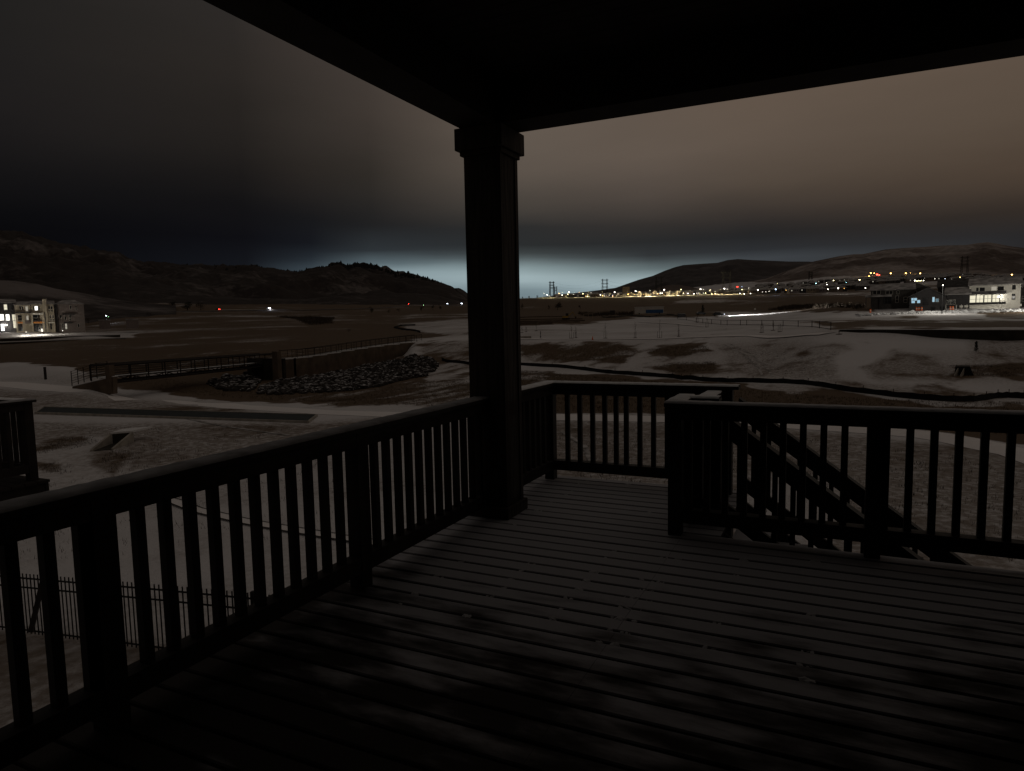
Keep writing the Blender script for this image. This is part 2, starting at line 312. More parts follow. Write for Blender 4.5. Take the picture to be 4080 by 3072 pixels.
COLS = [
 (-700, NEAR+zz((60, -5), (110, -5.0), (128, -4.0))+[(150, 1440+14), (190, 1409), (235, 1376), (250, 1363), (262, 1338), (310, 1338), (500, 1326), (900, 1278)]),
 (0, NEAR+zz((60, -5), (113, -5.0), (128, -4.0))+[(150, 1440), (190, 1395), (235, 1366), (250, 1352), (262, 1324), (310, 1324), (500, 1310), (900, 1262)]),
 (330, NEAR+zz((60, -5), (100, -5.0), (118, -4.6))+[(150, 1420), (190, 1385), (235, 1350), (258, 1325), (310, 1318), (500, 1300), (900, 1255)]),
 (500, NEAR+zz((60, -5), (74, -5.1), (82, -6.2), (96, -6.3), (106, -5.2))+[(135, 1440), (165, 1398), (240, 1348), (420, 1300), (600, 1264), (750, 1238), (1100, 1200)]),
 (1000, NEAR+zz((58, -5.0), (66, -5.2), (74, -6.6), (112, -6.7), (121, -6.6), (124, -4.2))+[(134, 1402), (160, 1368), (220, 1338), (350, 1300), (550, 1264), (750, 1241), (1000, 1213)]),
 (1120, NEAR+zz((56, -5.0), (64, -5.2), (72, -6.6), (119, -6.7), (122, -4.2))+[(134, 1400), (160, 1364), (220, 1334), (350, 1298), (550, 1262), (750, 1240), (1000, 1212)]),
 (1237, NEAR+zz((54, -5.0), (63, -5.2), (74, -6.4), (100, -6.6))+[(116.5, 1503), ('z', 126, -6.5), (128.5, 1414), (138, 1398), (162, 1360), (220, 1332), (340, 1298), (550, 1262), (780, 1239), (1000, 1212)]),
 (1352, NEAR+zz((53, -5.0), (62, -5.2), (75, -6.3), (100, -6.5))+[(123.5, 1484), ('z', 135, -6.3), (137.5, 1397), (146, 1386), (166, 1357), (210, 1338), (340, 1298), (550, 1261), (790, 1237), (1000, 1213)]),
 (1488, NEAR+zz((52, -5.0), (62, -5.2), (76, -6.1), (100, -6.2))+[(133.5, 1453), ('z', 145, -6.0), (147.5, 1377), (158, 1368), (190, 1348), (330, 1300), (550, 1260), (800, 1234), (1000, 1214)]),
 (1592, NEAR+zz((51, -5.0), (61, -5.2), (78, -5.8), (100, -5.8))+[(142.5, 1420), ('z', 149, -5.4), (151, 1366), (166, 1355), (200, 1342), (330, 1300), (550, 1260), (800, 1233), (1000, 1214)]),
 (1650, NEAR+zz((51, -5.0), (61, -5.2), (78, -5.6), (100, -5.6))+[(146.5, 1370), (149, 1362), (170, 1350), (205, 1338), (320, 1300), (520, 1260), (800, 1233), (1000, 1214)]),
 (1850, NEAR+zz((49, -5.0), (60, -5.1), (80, -5.4), (104, -5.2))+[(132, 1368), (165, 1340), (250, 1302), (450, 1264), (750, 1232), (1000, 1214), (1500, 1202)]),
 (2100, NEAR+zz((46, -5.0), (62, -5.0), (106, -5.0))+[(126, 1361), (160, 1335), (250, 1292), (400, 1262), (600, 1240), (1050, 1190), (1150, 1190), (2500, 1192)]),
 (2500, NEAR+zz((44, -5.0), (86, -5.0))+[(124, 1361), (160, 1335), (270, 1282), (350, 1263), (550, 1244), (1080, 1184), (1180, 1184), (2500, 1172)]),
 (3000, NEAR+zz((43, -5.0), (74, -5.0))+[(92, 1440), (110, 1372), (125, 1340), (160, 1305), (200, 1280), (240, 1262), (400, 1245), (700, 1222), (1080, 1172), (1180, 1172), (1500, 1152), (2500, 1122)]),
 (3350, NEAR+zz((42, -5.0), (66, -5.0))+[(80, 1470), (102, 1352), (111.5, 1321), (116, 1314), (150, 1295), (185, 1265), (215, 1244), (245, 1228), (400, 1214), (700, 1200), (1080, 1168), (1500, 1130), (1800, 1108), (2500, 1085)]),
 (3700, NEAR+zz((41, -5.0), (62, -5.0))+[(78, 1480), (96, 1385), (105.5, 1347), (109, 1317), (140, 1295), (175, 1266), (205, 1242), (235, 1222), (400, 1208), (900, 1150), (1500, 1110), (1800, 1098), (2500, 1080)]),
 (4080, NEAR+zz((40, -5.0), (64, -5.0))+[(82, 1470), (97, 1385), (103.2, 1361), (107, 1317), (130, 1298), (175, 1264), (215, 1234), (265, 1215), (400, 1205), (900, 1145), (1500, 1115), (2500, 1085)]),
 (4900, NEAR+zz((38, -5.0), (64, -5.0))+[(82, 1456), (97, 1372), (104.5, 1350), (109, 1303), (130, 1284), (175, 1250), (215, 1220), (265, 1201), (400, 1191), (900, 1131), (1500, 1101), (2500, 1070)]),
]
def az_of(px): d = ray(px, 1290); return math.atan2(d[0], d[1])
C_AZ = np.array([az_of(c[0]) for c in COLS]); C_T = [zc(*c) for c in COLS]
def ground_z(x, y):
    x = np.asarray(x, float); y = np.asarray(y, float); r = np.hypot(x, y); a = np.arctan2(x, y)
    Z = np.stack([np.interp(r, t[:, 0], t[:, 1]) for t in C_T])
    k = np.clip(np.searchsorted(C_AZ, a)-1, 0, len(C_AZ)-2)
    w = np.clip((a-C_AZ[k])/(C_AZ[k+1]-C_AZ[k]), 0, 1); w = w*w*(3-2*w)
    Zt = np.take_along_axis(Z, k[None], 0)[0]*(1-w)+np.take_along_axis(Z, k[None]+1, 0)[0]*w
    amp = np.interp(r, [0, 25, 60, 115, 250, 800, 2500], [.02, .10, .06, .30, .35, 1.2, 3.0])
    return Zt+fbm(x*.11, y*.11, 4)*amp*.5+fbm(x*.02+9, y*.02, 3)*amp*.5
def gz(x, y): return float(ground_z(np.array([x]), np.array([y]))[0])
_rs = np.concatenate([np.linspace(4, 60, 350), np.exp(np.linspace(math.log(60.2), math.log(2500), 1500))])
def hit(px, py, dz=0.0, rmin=6.0):
    """the place on the ground seen at a picture point (dz: the point stands that far above the ground)"""
    d = ray(px, py); r = _rs[_rs >= rmin]
    g = ground_z(d[0]*r, d[1]*r)+dz; z = CAMZ+d[2]*r
    k = np.where(g >= z)[0]; i = k[0] if len(k) else int(np.argmin(z-g))
    if i > 0 and len(k):
        a = z[i-1]-g[i-1]; b = z[i]-g[i]; t = a/(a-b) if a-b > 1e-9 else 0; rr = r[i-1]+(r[i]-r[i-1])*t
    else: rr = r[i]
    return Vector((d[0]*rr, d[1]*rr, gz(d[0]*rr, d[1]*rr)))

def poly_mask(X, Y, poly, fe):
    """soft inside test of a polygon, feather fe"""
    P = np.array(poly, float); ins = np.zeros(X.shape, bool); dm = np.full(X.shape, 1e18)
    for i in range(len(P)):
        x0, y0 = P[i]; x1, y1 = P[(i+1) % len(P)]
        c = ((y0 > Y) != (y1 > Y)) & (X < (x1-x0)*(Y-y0)/((y1-y0) if y1 != y0 else 1e-9)+x0); ins ^= c
        L = (x1-x0)**2+(y1-y0)**2; t = np.clip(((X-x0)*(x1-x0)+(Y-y0)*(y1-y0))/L, 0, 1)
        dm = np.minimum(dm, np.hypot(X-x0-t*(x1-x0), (Y-y0-t*(y1-y0))*2.0))
    return np.clip(.5+np.where(ins, dm, -dm)/fe/2, 0, 1)
# what covers the ground where: (outline, edge softness, snow 0..1, dirt 0..1)
COVER = [
 ([(-900, 1230), (1950, 1180), (1990, 1330), (1720, 1360), (1640, 1375), (1100, 1440), (500, 1500), (-900, 1470)], 25, .27, .5),
 ([(200, 1295), (1150, 1262), (1300, 1285), (900, 1320), (420, 1345), (200, 1330)], 22, .37, .8),
 ([(-100, 1330), (560, 1322), (540, 1346), (-100, 1372)], 8, .75, .3),
 ([(-300, 1372), (600, 1352), (640, 1420), (300, 1455), (-300, 1480)], 25, .16, .5),
 ([(-200, 1455), (60, 1452), (300, 1468), (300, 1515), (200, 1530), (-200, 1520)], 10, .95, .1),
 ([(430, 1500), (640, 1500), (900, 1470), (1110, 1450), (1300, 1440), (1580, 1425), (1800, 1400), (1990, 1430), (1990, 1480), (1870, 1500), (1860, 1560), (1500, 1592), (1250, 1604), (950, 1592), (700, 1572), (480, 1530)], 14, .14, .4),
 ([(1640, 1350), (1900, 1330), (1990, 1330), (1990, 1372), (1640, 1378)], 10, .75, .2),
 ([(1650, 1374), (1985, 1358), (1985, 1440), (1870, 1440), (1690, 1430)], 14, .47, .8),
 ([(1590, 1292), (1900, 1262), (1985, 1270), (1985, 1300), (1800, 1345), (1740, 1330), (1620, 1312)], 12, .68, .4),
 ([(1170, 1560), (1500, 1540), (1870, 1500), (1960, 1520), (1960, 1625), (1600, 1622), (1250, 1618)], 16, .34, .3),
 ([(560, 1478), (800, 1455), (840, 1470), (640, 1500)], 12, .45, .3),
 ([(1690, 1455), (1870, 1425), (1990, 1440), (1990, 1500), (1850, 1500), (1700, 1520)], 14, .62, .4),
 ([(1980, 1190), (3100, 1165), (4900, 1130), (4900, 1215), (3600, 1228), (3000, 1262), (2560, 1262), (2330, 1290), (2060, 1300), (1980, 1300)], 10, .12, .2),
 ([(2740, 1180), (3000, 1170), (3000, 1190), (2780, 1215), (2640, 1220)], 14, .42, .2),
 ([(3000, 1168), (4300, 1090), (4300, 1150), (3450, 1180), (3000, 1180)], 16, .45, .4),
 ([(3150, 1225), (3480, 1222), (3480, 1240), (3150, 1242)], 8, .15, .3),
 ([(2068, 1364), (2180, 1362), (2450, 1364), (2540, 1402), (2490, 1455), (2230, 1440), (2068, 1425)], 26, .33, .5),
 ([(2565, 1402), (2640, 1380), (2820, 1372), (2840, 1398), (2680, 1432), (2590, 1425)], 22, .30, .5),
 ([(2592, 1465), (2680, 1440), (2850, 1438), (2850, 1480), (2700, 1490), (2600, 1478)], 22, .32, .5),
 ([(2860, 1368), (3400, 1372), (3330, 1500), (3000, 1505), (2880, 1480)], 30, .62, .7),
 ([(3580, 1395), (3720, 1430), (3780, 1505), (3520, 1508), (3450, 1465)], 32, .52, 1.0),
 ([(3200, 1284), (3420, 1280), (4400, 1275), (4400, 1308), (3340, 1306)], 9, .16, .4),
 ([(2872, 1245), (3500, 1241), (3500, 1264), (2872, 1266)], 5, .95, .0),
 ([(3560, 1268), (3660, 1254), (3700, 1256), (3640, 1272)], 8, .25, .5),
 ([(3900, 1245), (4400, 1240), (4400, 1262), (3940, 1262)], 10, .32, .5),
 ([(3760, 1450), (4200, 1440), (4200, 1510), (3800, 1505)], 16, .40, .5),
 ([(3900, 1350), (4400, 1350), (4400, 1440), (3850, 1440)], 30, .60, .7),
 ([(3540, 1370), (3620, 1372), (3480, 1430), (3450, 1470), (3500, 1530), (3380, 1530), (3340, 1480), (3400, 1425)], 10, .98, .0),
 ([(3260, 1525), (3560, 1575), (3900, 1600), (4300, 1585), (4300, 1560), (3900, 1565), (3560, 1535), (3300, 1505)], 14, .70, .5),
 ([(1990, 1462), (2600, 1512), (3000, 1530), (3440, 1580), (3700, 1612), (3880, 1615), (4080, 1600), (4500, 1590), (4500, 1800), (4000, 1760), (3600, 1700), (3200, 1695), (2600, 1652), (2230, 1646), (1990, 1640)], 9, .15, .1),
 ([(2060, 1465), (2240, 1480), (2190, 1520), (2060, 1520)], 14, .55, .5),
 ([(3020, 1530), (3200, 1545), (3330, 1560), (3160, 1575), (3020, 1560)], 12, .6, .5),
 ([(3960, 1590), (4300, 1590), (4300, 1620), (3960, 1612)], 12, .6, .4),
 ([(2068, 1680), (3300, 1716), (3900, 1800), (4500, 1900), (4500, 2900), (2068, 2300)], 26, .60, .95),
 ([(2960, 1900), (3320, 1900), (3320, 2300), (2960, 2300)], 40, .85, .2),
 ([(200, 1690), (1300, 1690), (1900, 1640), (1200, 1830), (640, 1860), (450, 1740), (200, 1730)], 26, .60, 1.0),
 ([(-100, 1560), (330, 1575), (700, 1610), (1100, 1650), (140, 1640), (-100, 1640)], 20, .62, .9),
 ([(-100, 1640), (230, 1690), (420, 1720), (300, 1760), (-100, 1790)], 20, .60, 1.0),
 ([(130, 1780), (240, 1745), (370, 1735), (400, 1770), (290, 1790), (150, 1815)], 26, .36, .6),
 ([(440, 1790), (560, 1800), (480, 1900), (390, 1855), (395, 1810)], 24, .46, .6),
 ([(160, 1845), (280, 1850), (270, 1890), (150, 1880)], 14, .40, .3),
 ([(560, 1770), (800, 1790), (720, 1850), (520, 1880)], 18, .55, .4),
 ([(-900, 2480), (300, 2530), (1100, 2620), (1100, 3300), (-900, 3300)], 40, .52, .7),
]
def cover(x, y, z):
    px, py = project(np.stack([x, y, z], -1)); r = np.hypot(x, y); a = np.arctan2(x, y)
    s = np.full(x.shape, .80); g = np.full(x.shape, .15)
    wa = np.clip(2700/np.maximum(r, 20)*2.2, 5, 60)
    px = px+(fbm(x*.16+3, y*.16, 4)+fbm(x*.03, y*.03+7, 3)*.8)*wa*1.3; py = py+fbm(x*.16+40, y*.16+9, 4)*wa*.38
    front = (a > math.radians(-85)) & (a < math.radians(30)) & (r > 3)
    for poly, fe, sv, gv in COVER:
        m = poly_mask(px, py, poly, fe)*front; s = s*(1-m)+sv*m; g = g*(1-m)+gv*m
    far = np.clip((r-140)/150, 0, 1)
    s = s+fbm(x*.011, y*.011, 4)*.34*far+fbm(x*.05+11, y*.05, 4)*.22*np.clip((r-15)/40, 0, 1)
    mid = np.clip((r-36)/25, 0, 1)*np.clip((190-r)/60, 0, 1)
    s = s+fbm(a*r*.55, r*.16+3, 4)*.34*mid+fbm(x*.28+31, y*.28, 3)*.24*mid   # wind and machine streaks running up the banks
    s = s+fbm(x*.03+51, y*.03, 4)*.30*np.clip((r-125)/40, 0, 1)*np.clip((900-r)/500, 0, 1)
    g = g+fbm(x*.09, y*.09+5, 3)*.5+mid*.22*(fbm(x*.06+3, y*.06, 3)+.35)
    g = g+np.clip((45-r)/20, 0, 1)*(.22+.5*fbm(x*.5, y*.5, 3))
    return s, np.clip(g, 0, 1)
def grid_mesh(name, X, Y, Z, mat, cov, kind='structure', smooth=True):
    n, m = X.shape; co = np.stack([X, Y, Z], -1).reshape(-1, 3)
    i = np.arange(n*m).reshape(n, m); q = np.stack([i[:-1, :-1], i[:-1, 1:], i[1:, 1:], i[1:, :-1]], -1).reshape(-1, 4)
    me = bpy.data.meshes.new(name); me.vertices.add(len(co)); me.vertices.foreach_set('co', co.ravel())
    me.loops.add(q.size); me.loops.foreach_set('vertex_index', q.ravel().astype(np.int32))
    me.polygons.add(len(q)); me.polygons.foreach_set('loop_start', np.arange(0, q.size, 4, dtype=np.int32))
    me.update(calc_edges=True); me.validate()
    if smooth: me.polygons.foreach_set('use_smooth', np.ones(len(q), bool))
    at = me.color_attributes.new('cover', 'FLOAT_COLOR', 'POINT')
    c = np.ones((len(co), 4), np.float32); c[:, 0] = cov[0].ravel(); c[:, 1] = cov[1].ravel(); c[:, 2] = 0; at.data.foreach_set('color', c.ravel())
    me.materials.append(mat); o = bpy.data.objects.new(name, me); COL.objects.link(o); tag(o, kind=kind); return o
aa = np.concatenate([np.linspace(math.radians(-180), math.radians(-86), 60)[:-1], np.linspace(math.radians(-86), math.radians(40), 760), np.linspace(math.radians(40), math.radians(180), 90)[1:]])
rr = np.concatenate([[0.01, 2, 4], np.linspace(6, 45, 90), np.exp(np.linspace(math.log(45.5), math.log(180), 190)), np.exp(np.linspace(math.log(181), math.log(2600), 140)), [4000, 9000]])
RR, AA = np.meshgrid(rr, aa, indexing='ij'); X = RR*np.sin(AA); Y = RR*np.cos(AA); Z = ground_z(X, Y)
Z[-1] -= 30
grid_mesh('ground', X, Y, Z, MAT['land'], cover(X, Y, Z))

def hill(pts, r0, r1, mat, cov, relief, seed=0, fall=.5, ease=1.0, nt=70, jag=0.0):
    p0, p1 = pts[0][0], pts[-1][0]; n = int((p1-p0)/6)+1
    pxs = np.linspace(p0, p1, n); ry = np.interp(pxs, [p[0] for p in pts], [p[1] for p in pts])
    D = np.array([ray(p, y) for p, y in zip(pxs, ry)])
    ta = np.concatenate([np.linspace(0, 1, nt), 1+np.linspace(.04, 1, 14)])
    r1v = r1 if np.ndim(r1) == 0 else np.interp(pxs, r1[0], r1[1])
    T, I = np.meshgrid(ta, np.arange(n), indexing='ij'); DD = D[I]
    Rr = r0+(r1v-r0)*T
    X = DD[..., 0]*Rr; Y = DD[..., 1]*Rr
    zr = (CAMZ+D[:, 2]*r1v)[None, :]; zb = ground_z(D[:, 0]*r0, D[:, 1]*r0)[None, :]-2
    up = np.clip(T, 0, 1)**ease; Z = zb+(zr-zb)*up
    env = np.clip(T*(1-T)*4, 0, 1)
    nx = X*.0035+seed; ny = Y*.0035
    rid = -np.abs(fbm(nx, ny, 5))*2+.35
    Z = Z+relief*env*rid*np.clip((zr-zb)/200, .1, 1.5)
    if jag: Z = Z+jag*np.abs(vnoise(X*.06, Y*.06)+.2)*np.clip(T, 0, 1)**6*(T <= 1)
    Z = np.where(T > 1, zr+(zb-zr)*(T-1)*fall, Z)
    s = np.full(X.shape, cov[0])+fbm(nx*1.5+5, ny*1.5, 4)*cov[2]; g = np.full(X.shape, cov[1])
    return grid_mesh('hill', X, Y, Z, mat, (s, g))
LH = [(-800, 890), (-400, 905), (0, 925), (90, 932), (180, 958), (270, 975), (370, 995), (470, 1010), (500, 1030), (560, 1048), (640, 1054), (750, 1060), (900, 1063), (1000, 1061), (1080, 1072), (1130, 1082), (1180, 1086), (1250, 1075), (1300, 1062), (1345, 1048), (1362, 1051), (1385, 1060), (1420, 1051), (1480, 1058), (1530, 1068), (1560, 1080), (1578, 1091), (1610, 1090), (1660, 1100), (1700, 1112), (1750, 1129), (1800, 1150), (1830, 1172), (1850, 1186), (1880, 1206), (1990, 1212)]
hill([(1700, 1190), (1770, 1160), (1795, 1149), (1830, 1147), (1850, 1158), (1872, 1176), (1900, 1195)], 4200, 5200, MAT['mesa'], (.45, .2, .4), 10, 1)
hill(LH, 1000, ([-400, 1000, 1345, 1880], [2400, 2100, 1900, 1700]), MAT['hill_left'], (.38, .3, .35), 90, 3, jag=13)
hill([(-800, 1095), (-300, 1105), (0, 1117), (60, 1119), (150, 1132), (220, 1150), (330, 1168), (420, 1186), (560, 1206), (700, 1216)], 560, 820, MAT['hill_left'], (.50, .2, .45), 6, 8)
hill([(2140, 1186), (2250, 1172), (2340, 1162), (2452, 1147), (2500, 1130), (2543, 1115), (2575, 1106), (2601, 1099), (2650, 1078), (2690, 1064), (2723, 1056), (2790, 1051), (2859, 1047), (2900, 1036), (2940, 1032), (3000, 1036), (3146, 1042), (3215, 1042), (3400, 1050), (3800, 1070)], 3200, 4600, MAT['mesa'], (.40, .2, .35), 40, 5, nt=40)
hill([(2900, 1150), (2960, 1130), (3049, 1112), (3110, 1088), (3180, 1062), (3240, 1042), (3342, 1021), (3400, 1013), (3439, 1012), (3527, 994), (3600, 988), (3683, 984), (3760, 978), (3849, 976), (3900, 968), (3937, 965), (3980, 972), (4025, 981), (4080, 988), (4500, 985), (5000, 1010)], 1900, 3000, MAT['hill'], (.56, .55, .5), 60, 11, nt=60)
hill([(2560, 1168), (2620, 1147), (2660, 1136), (2700, 1134), (2750, 1142), (2850, 1166)], 1700, 1900, MAT['hill'], (.3, .3, .3), 4, 13, nt=20)

# ------------------------------------------------------------------ strips that lie on the ground
def drape(name, centre, widths, mat, lift=.06, kind='structure', sub=6, thick=0.0):
    pts = []
    for i in range(len(centre)-1):
        for k in range(sub): t = k/sub; pts.append((Vector(centre[i]).lerp(Vector(centre[i+1]), t), widths[i]*(1-t)+widths[i+1]*t))
    pts.append((Vector(centre[-1]), widths[-1]))
    n = 5; Xs = []; Ys = []
    for i, (p, w) in enumerate(pts):
        a = pts[max(i-1, 0)][0]; b = pts[min(i+1, len(pts)-1)][0]; d = (b-a); d.z = 0; d.normalize(); nn = Vector((-d.y, d.x, 0))
        Xs.append([p.x+nn.x*w*(k/(n-1)-.5) for k in range(n)]); Ys.append([p.y+nn.y*w*(k/(n-1)-.5) for k in range(n)])
    Xs = np.array(Xs); Ys = np.array(Ys); Zs = ground_z(Xs, Ys); Zs = Zs.mean(1, keepdims=True)*.3+Zs*.7+lift
    if thick: Zs[:, 0] -= thick; Zs[:, -1] -= thick
    return grid_mesh(name, Xs, Ys, Zs, mat, (np.full(Xs.shape, .97), np.full(Xs.shape, .05)), kind)
PT, PB = [(-300, 1490), (0, 1514.6), (235, 1535), (588, 1576), (940, 1611.6), (1300, 1635), (1700, 1646), (2240, 1651), (2660, 1659), (3000, 1674), (3300, 1694), (3545, 1708), (3700, 1719), (3802, 1731), (3915, 1753), (4080, 1789), (4400, 1890)], [(-300, 1508), (0, 1538), (235, 1567), (588, 1603), (940, 1632), (1300, 1653), (1700, 1668), (2240, 1676), (2660, 1684), (3000, 1699), (3300, 1718), (3545, 1735), (3700, 1751), (3802, 1772), (3915, 1800), (4080, 1836), (4400, 1960)]
pc, pw = [], []
for (a, b), (c, d) in zip(PT, PB):
    q0 = hit(a, b); q1 = hit(c, d); pc.append((q0+q1)/2); pw.append(0)
for i in range(len(pc)):
    a = pc[max(i-1, 0)]; b = pc[min(i+1, len(pc)-1)]; t = (b-a).normalized(); e = hit(*PB[i])-hit(*PT[i]); e.z = 0
    pw.append(0); pw[i] = min(4.2, max(2.2, abs(e.x*-t.y+e.y*t.x)))
MAT['path'] = land_mat('snowy_path', (.20, .17, .14), (.30, .27, .24), (.78, .765, .775), (.3, 3), (.1, .15))
drape('footpath', pc, pw, MAT['path'], .07, thick=.05)
UT = [(2000, 1352), (2200, 1353), (2500, 1352), (2800, 1343), (3000, 1338), (3300, 1330), (3500, 1343)]
drape('footpath', [hit(*p, rmin=100) for p in UT[:6]], [3.0]*6, MAT['path'], .12, thick=.05)
tr = [hit(*p, rmin=100) for p in [(2550, 1283), (2700, 1291), (2760, 1298), (2800, 1302)]]
drape('footpath', tr, [2.0, 1.6, 1.2, .6], MAT['path'], .12)
# far road, left
rd = [hit(p, y, rmin=500) for p, y in [(-300, 1262), (0, 1256), (400, 1250), (700, 1243), (870, 1240), (1070, 1237), (1300, 1234), (1500, 1229), (1620, 1221), (1700, 1220), (1830, 1217), (1980, 1215)]]
MAT['asph'] = P_mat('wet_asphalt', (.05, .05, .055), .55, noise=(.5, .3))
drape('road', rd, [9]*len(rd), MAT['asph'], .5, thick=.2)
# road along the town edge
te = [hit(p, y, rmin=950) for p, y in [(2030, 1193), (2158, 1185), (2300, 1184), (2452, 1183.5), (2600, 1184), (2741, 1182), (2850, 1178), (2927, 1173), (3000, 1171)]]
te = [ray(p, 1180)[:2]*1100 for p in (2030, 2158, 2300, 2452, 2600, 2741, 2850, 2927, 3010)]
te = [Vector((a, b, gz(a, b))) for a, b in te]
MAT['roadsnow'] = P_mat('packed_snow_road', (.55, .50, .40), .8, noise=(.3, .2))
drape('road', te, [16]*len(te), MAT['roadsnow'], 1.0, thick=.5)
# drainage pan across the yard
dp = [hit(*p) for p in [(560, 1962), (700, 2003), (781, 2035), (875, 2058), (964, 2079), (1046, 2095), (1125, 2108), (1194, 2120), (1261, 2131), (1318, 2140), (1392, 2152), (1500, 2170), (1700, 2200)]]
drape('drainage_channel', dp, [.42]*len(dp), MAT['path'], .045)
for sgn in (-1, 1):
    dl = []
    for i, p in enumerate(dp):
        a = dp[max(i-1, 0)]; b = dp[min(i+1, len(dp)-1)]; t = (b-a).normalized(); dl.append(p+Vector((-t.y, t.x, 0))*.23*sgn)
    drape('channel_edge', dl, [.06]*len(dl), MAT['dark_wall'], .06)

for pts_ in ([(2880, 1372), (2960, 1410), (3010, 1450), (3040, 1500)], [(2905, 1370), (2990, 1410), (3045, 1452), (3080, 1500)], [(2240, 1720), (2330, 1780), (2360, 1850)], [(2300, 1330), (2600, 1322), (2900, 1318)], [(600, 1640), (900, 1700), (1150, 1735)]):
    q_ = [hit(*p, rmin=30) for p in pts_]
    drape('wheel_rut', q_, [.28]*len(q_), MAT['soil_snow'], .03, sub=8)
# detention basin: long dark liner with a pale curb
q = [hit(141, 1650), hit(176, 1628), hit(1263, 1658.6), hit(1228, 1686)]
bs = empty('retention_basin', q[0], 0, 'long narrow retention basin with dark liner and thin pale curb beside the snowy path', 'basin')
zb = sum(p.z for p in q)/4+.14
loc = [Vector((p.x-q[0].x, p.y-q[0].y, zb-q[0].z)) for p in q]
m = MB(); c_ = sum(loc, Vector())/4
m.hexa([v+Vector((0, 0, -.9)) for v in loc]+[v+Vector((0, 0, .0)) for v in loc]).build('liner', 'liner', bs)
for i in range(4):
    a, b = loc[i], loc[(i+1) % 4]; d = (b-a).normalized(); nrm = Vector((-d.y, d.x, 0))*.06
    MB().hexa([a-nrm+Vector((0, 0, -1)), b-nrm+Vector((0, 0, -1)), b+nrm+Vector((0, 0, -1)), a+nrm+Vector((0, 0, -1)), a-nrm+Vector((0, 0, .03)), b-nrm+Vector((0, 0, .03)), b+nrm+Vector((0, 0, .03)), a+nrm+Vector((0, 0, .03))]).build('curb', 'concrete', bs)

def frame_at(px, py, r=None, rmin=6, dz=0):
    """an origin on the ground with local x running to the picture's right; returns loc, rz, metres per pixel (x, z)"""
    p = hit(px, py, dz, rmin) if r is None else at_r(px, py, r)
    a = math.atan2(p.x, p.y); rh = math.hypot(p.x, p.y); D = rh*math.cos(a+YAW)
    return p, -a, D*math.cos(a+YAW)/FPX, D/FPX

# culvert headwall
p, rz, sx, sz = frame_at(500, 1784)
cv = empty('culvert_headwall', p, rz, 'pale concrete culvert mouth with two sloping wing walls in the snow', 'culvert')
def wing(x0, y0, x1, y1, h0, h1, w=.16):
    a, b = Vector((x0, y0, 0)), Vector((x1, y1, 0)); d = (b-a).normalized(); n = Vector((-d.y, d.x, 0))*w/2
    return MB().hexa([a-n-Vector((0, 0, .5)), b-n-Vector((0, 0, .5)), b+n-Vector((0, 0, .5)), a+n-Vector((0, 0, .5)), a-n+Vector((0, 0, h0)), b-n+Vector((0, 0, h1)), b+n+Vector((0, 0, h1)), a+n+Vector((0, 0, h0))])
wing(-1.62, -.1, -.69, 2.0, .08, .60, .13).build('wing_wall', 'concrete', cv)
wing(-.62, -.3, .40, 1.95, .08, .60, .13).build('wing_wall', 'concrete', cv)
MB().box(-.62, .33, 2.0, 2.2, -.4, .55).build('dark_opening', 'dark_wall', cv)  # dark slab standing for the shade inside the culvert
MB().hexa([(-.7, 2.02, .56), (.42, 2.02, .56), (1.5, 3.3, .56), (-.1, 3.3, .56), (-.7, 2.02, .66), (.42, 2.02, .66), (1.5, 3.3, .66), (-.1, 3.3, .66)]).build('top_slab', 'snow', cv)
MB().hexa([(-1.5, -.1, -.35), (-.6, -.3, -.35), (.3, 1.9, -.35), (-.65, 1.95, -.35), (-1.5, -.1, .02), (-.6, -.3, .02), (.3, 1.9, .02), (-.65, 1.95, .02)]).build('apron', 'dark_wall', cv)

# ------------------------------------------------------------------ riprap, dry grass
def scatter_px(poly, n):
    P = np.array(poly); out = []
    lo = P.min(0); hi = P.max(0)
    while len(out) < n:
        q = lo+(hi-lo)*rng.rand(n*3, 2); m = poly_mask(q[:, 0], q[:, 1], poly, .5) > .5; out += list(q[m])
    return np.array(out[:n])
def scatter_ground(poly, n):
    """even scatter over the ground area whose outline is seen at poly"""
    W = [hit(*p, rmin=20) for p in poly]; P = [(w.x, w.y) for w in W]
    q = scatter_px(P, n); return np.stack([q[:, 0], q[:, 1], ground_z(q[:, 0], q[:, 1])], -1)
_ico = MB().ball((0, 0, 0), 1.0); ICO = np.array(_ico.v); ICF = np.array(_ico.f)
def blobs(name, pts, rad, mat, flat=.7, jit=.3, kind='stuff', sink=.2, parent=None):
    n = len(pts); V = np.empty((n, 12, 3))
    for i in range(n):
        s = rad*(.40+1.35*rng.rand()**1.8); a = rng.rand()*6.28; c, d = math.cos(a), math.sin(a)
        v = ICO*(1+(rng.rand(12, 1)-.5)*2*jit)*np.array([s*1.25, s*.85, s*flat]); tl = (rng.rand()-.5)*1.2
        v = v@np.array([[1, 0, 0], [0, math.cos(tl), -math.sin(tl)], [0, math.sin(tl), math.cos(tl)]])
        v = v@np.array([[c, -d, 0], [d, c, 0], [0, 0, 1]]); V[i] = v+pts[i]+np.array([0, 0, s*flat*(1-sink*2)])
    F = (ICF[None]+12*np.arange(n)[:, None, None]).reshape(-1, 3)
    me = bpy.data.meshes.new(name); me.from_pydata(V.reshape(-1, 3).tolist(), [], F.tolist()); me.materials.append(MAT[mat])
    o = bpy.data.objects.new(name, me); COL.objects.link(o); 
    if parent: o.parent = parent
    tag(o, kind=kind); return o
RIP = [(1025, 1570), (1040, 1545), (1110, 1522), (1220, 1506), (1352, 1484), (1488, 1453), (1578, 1436), (1745, 1440), (1742, 1468), (1700, 1500), (1600, 1518), (1488, 1545), (1352, 1562), (1216, 1568), (1080, 1575)]
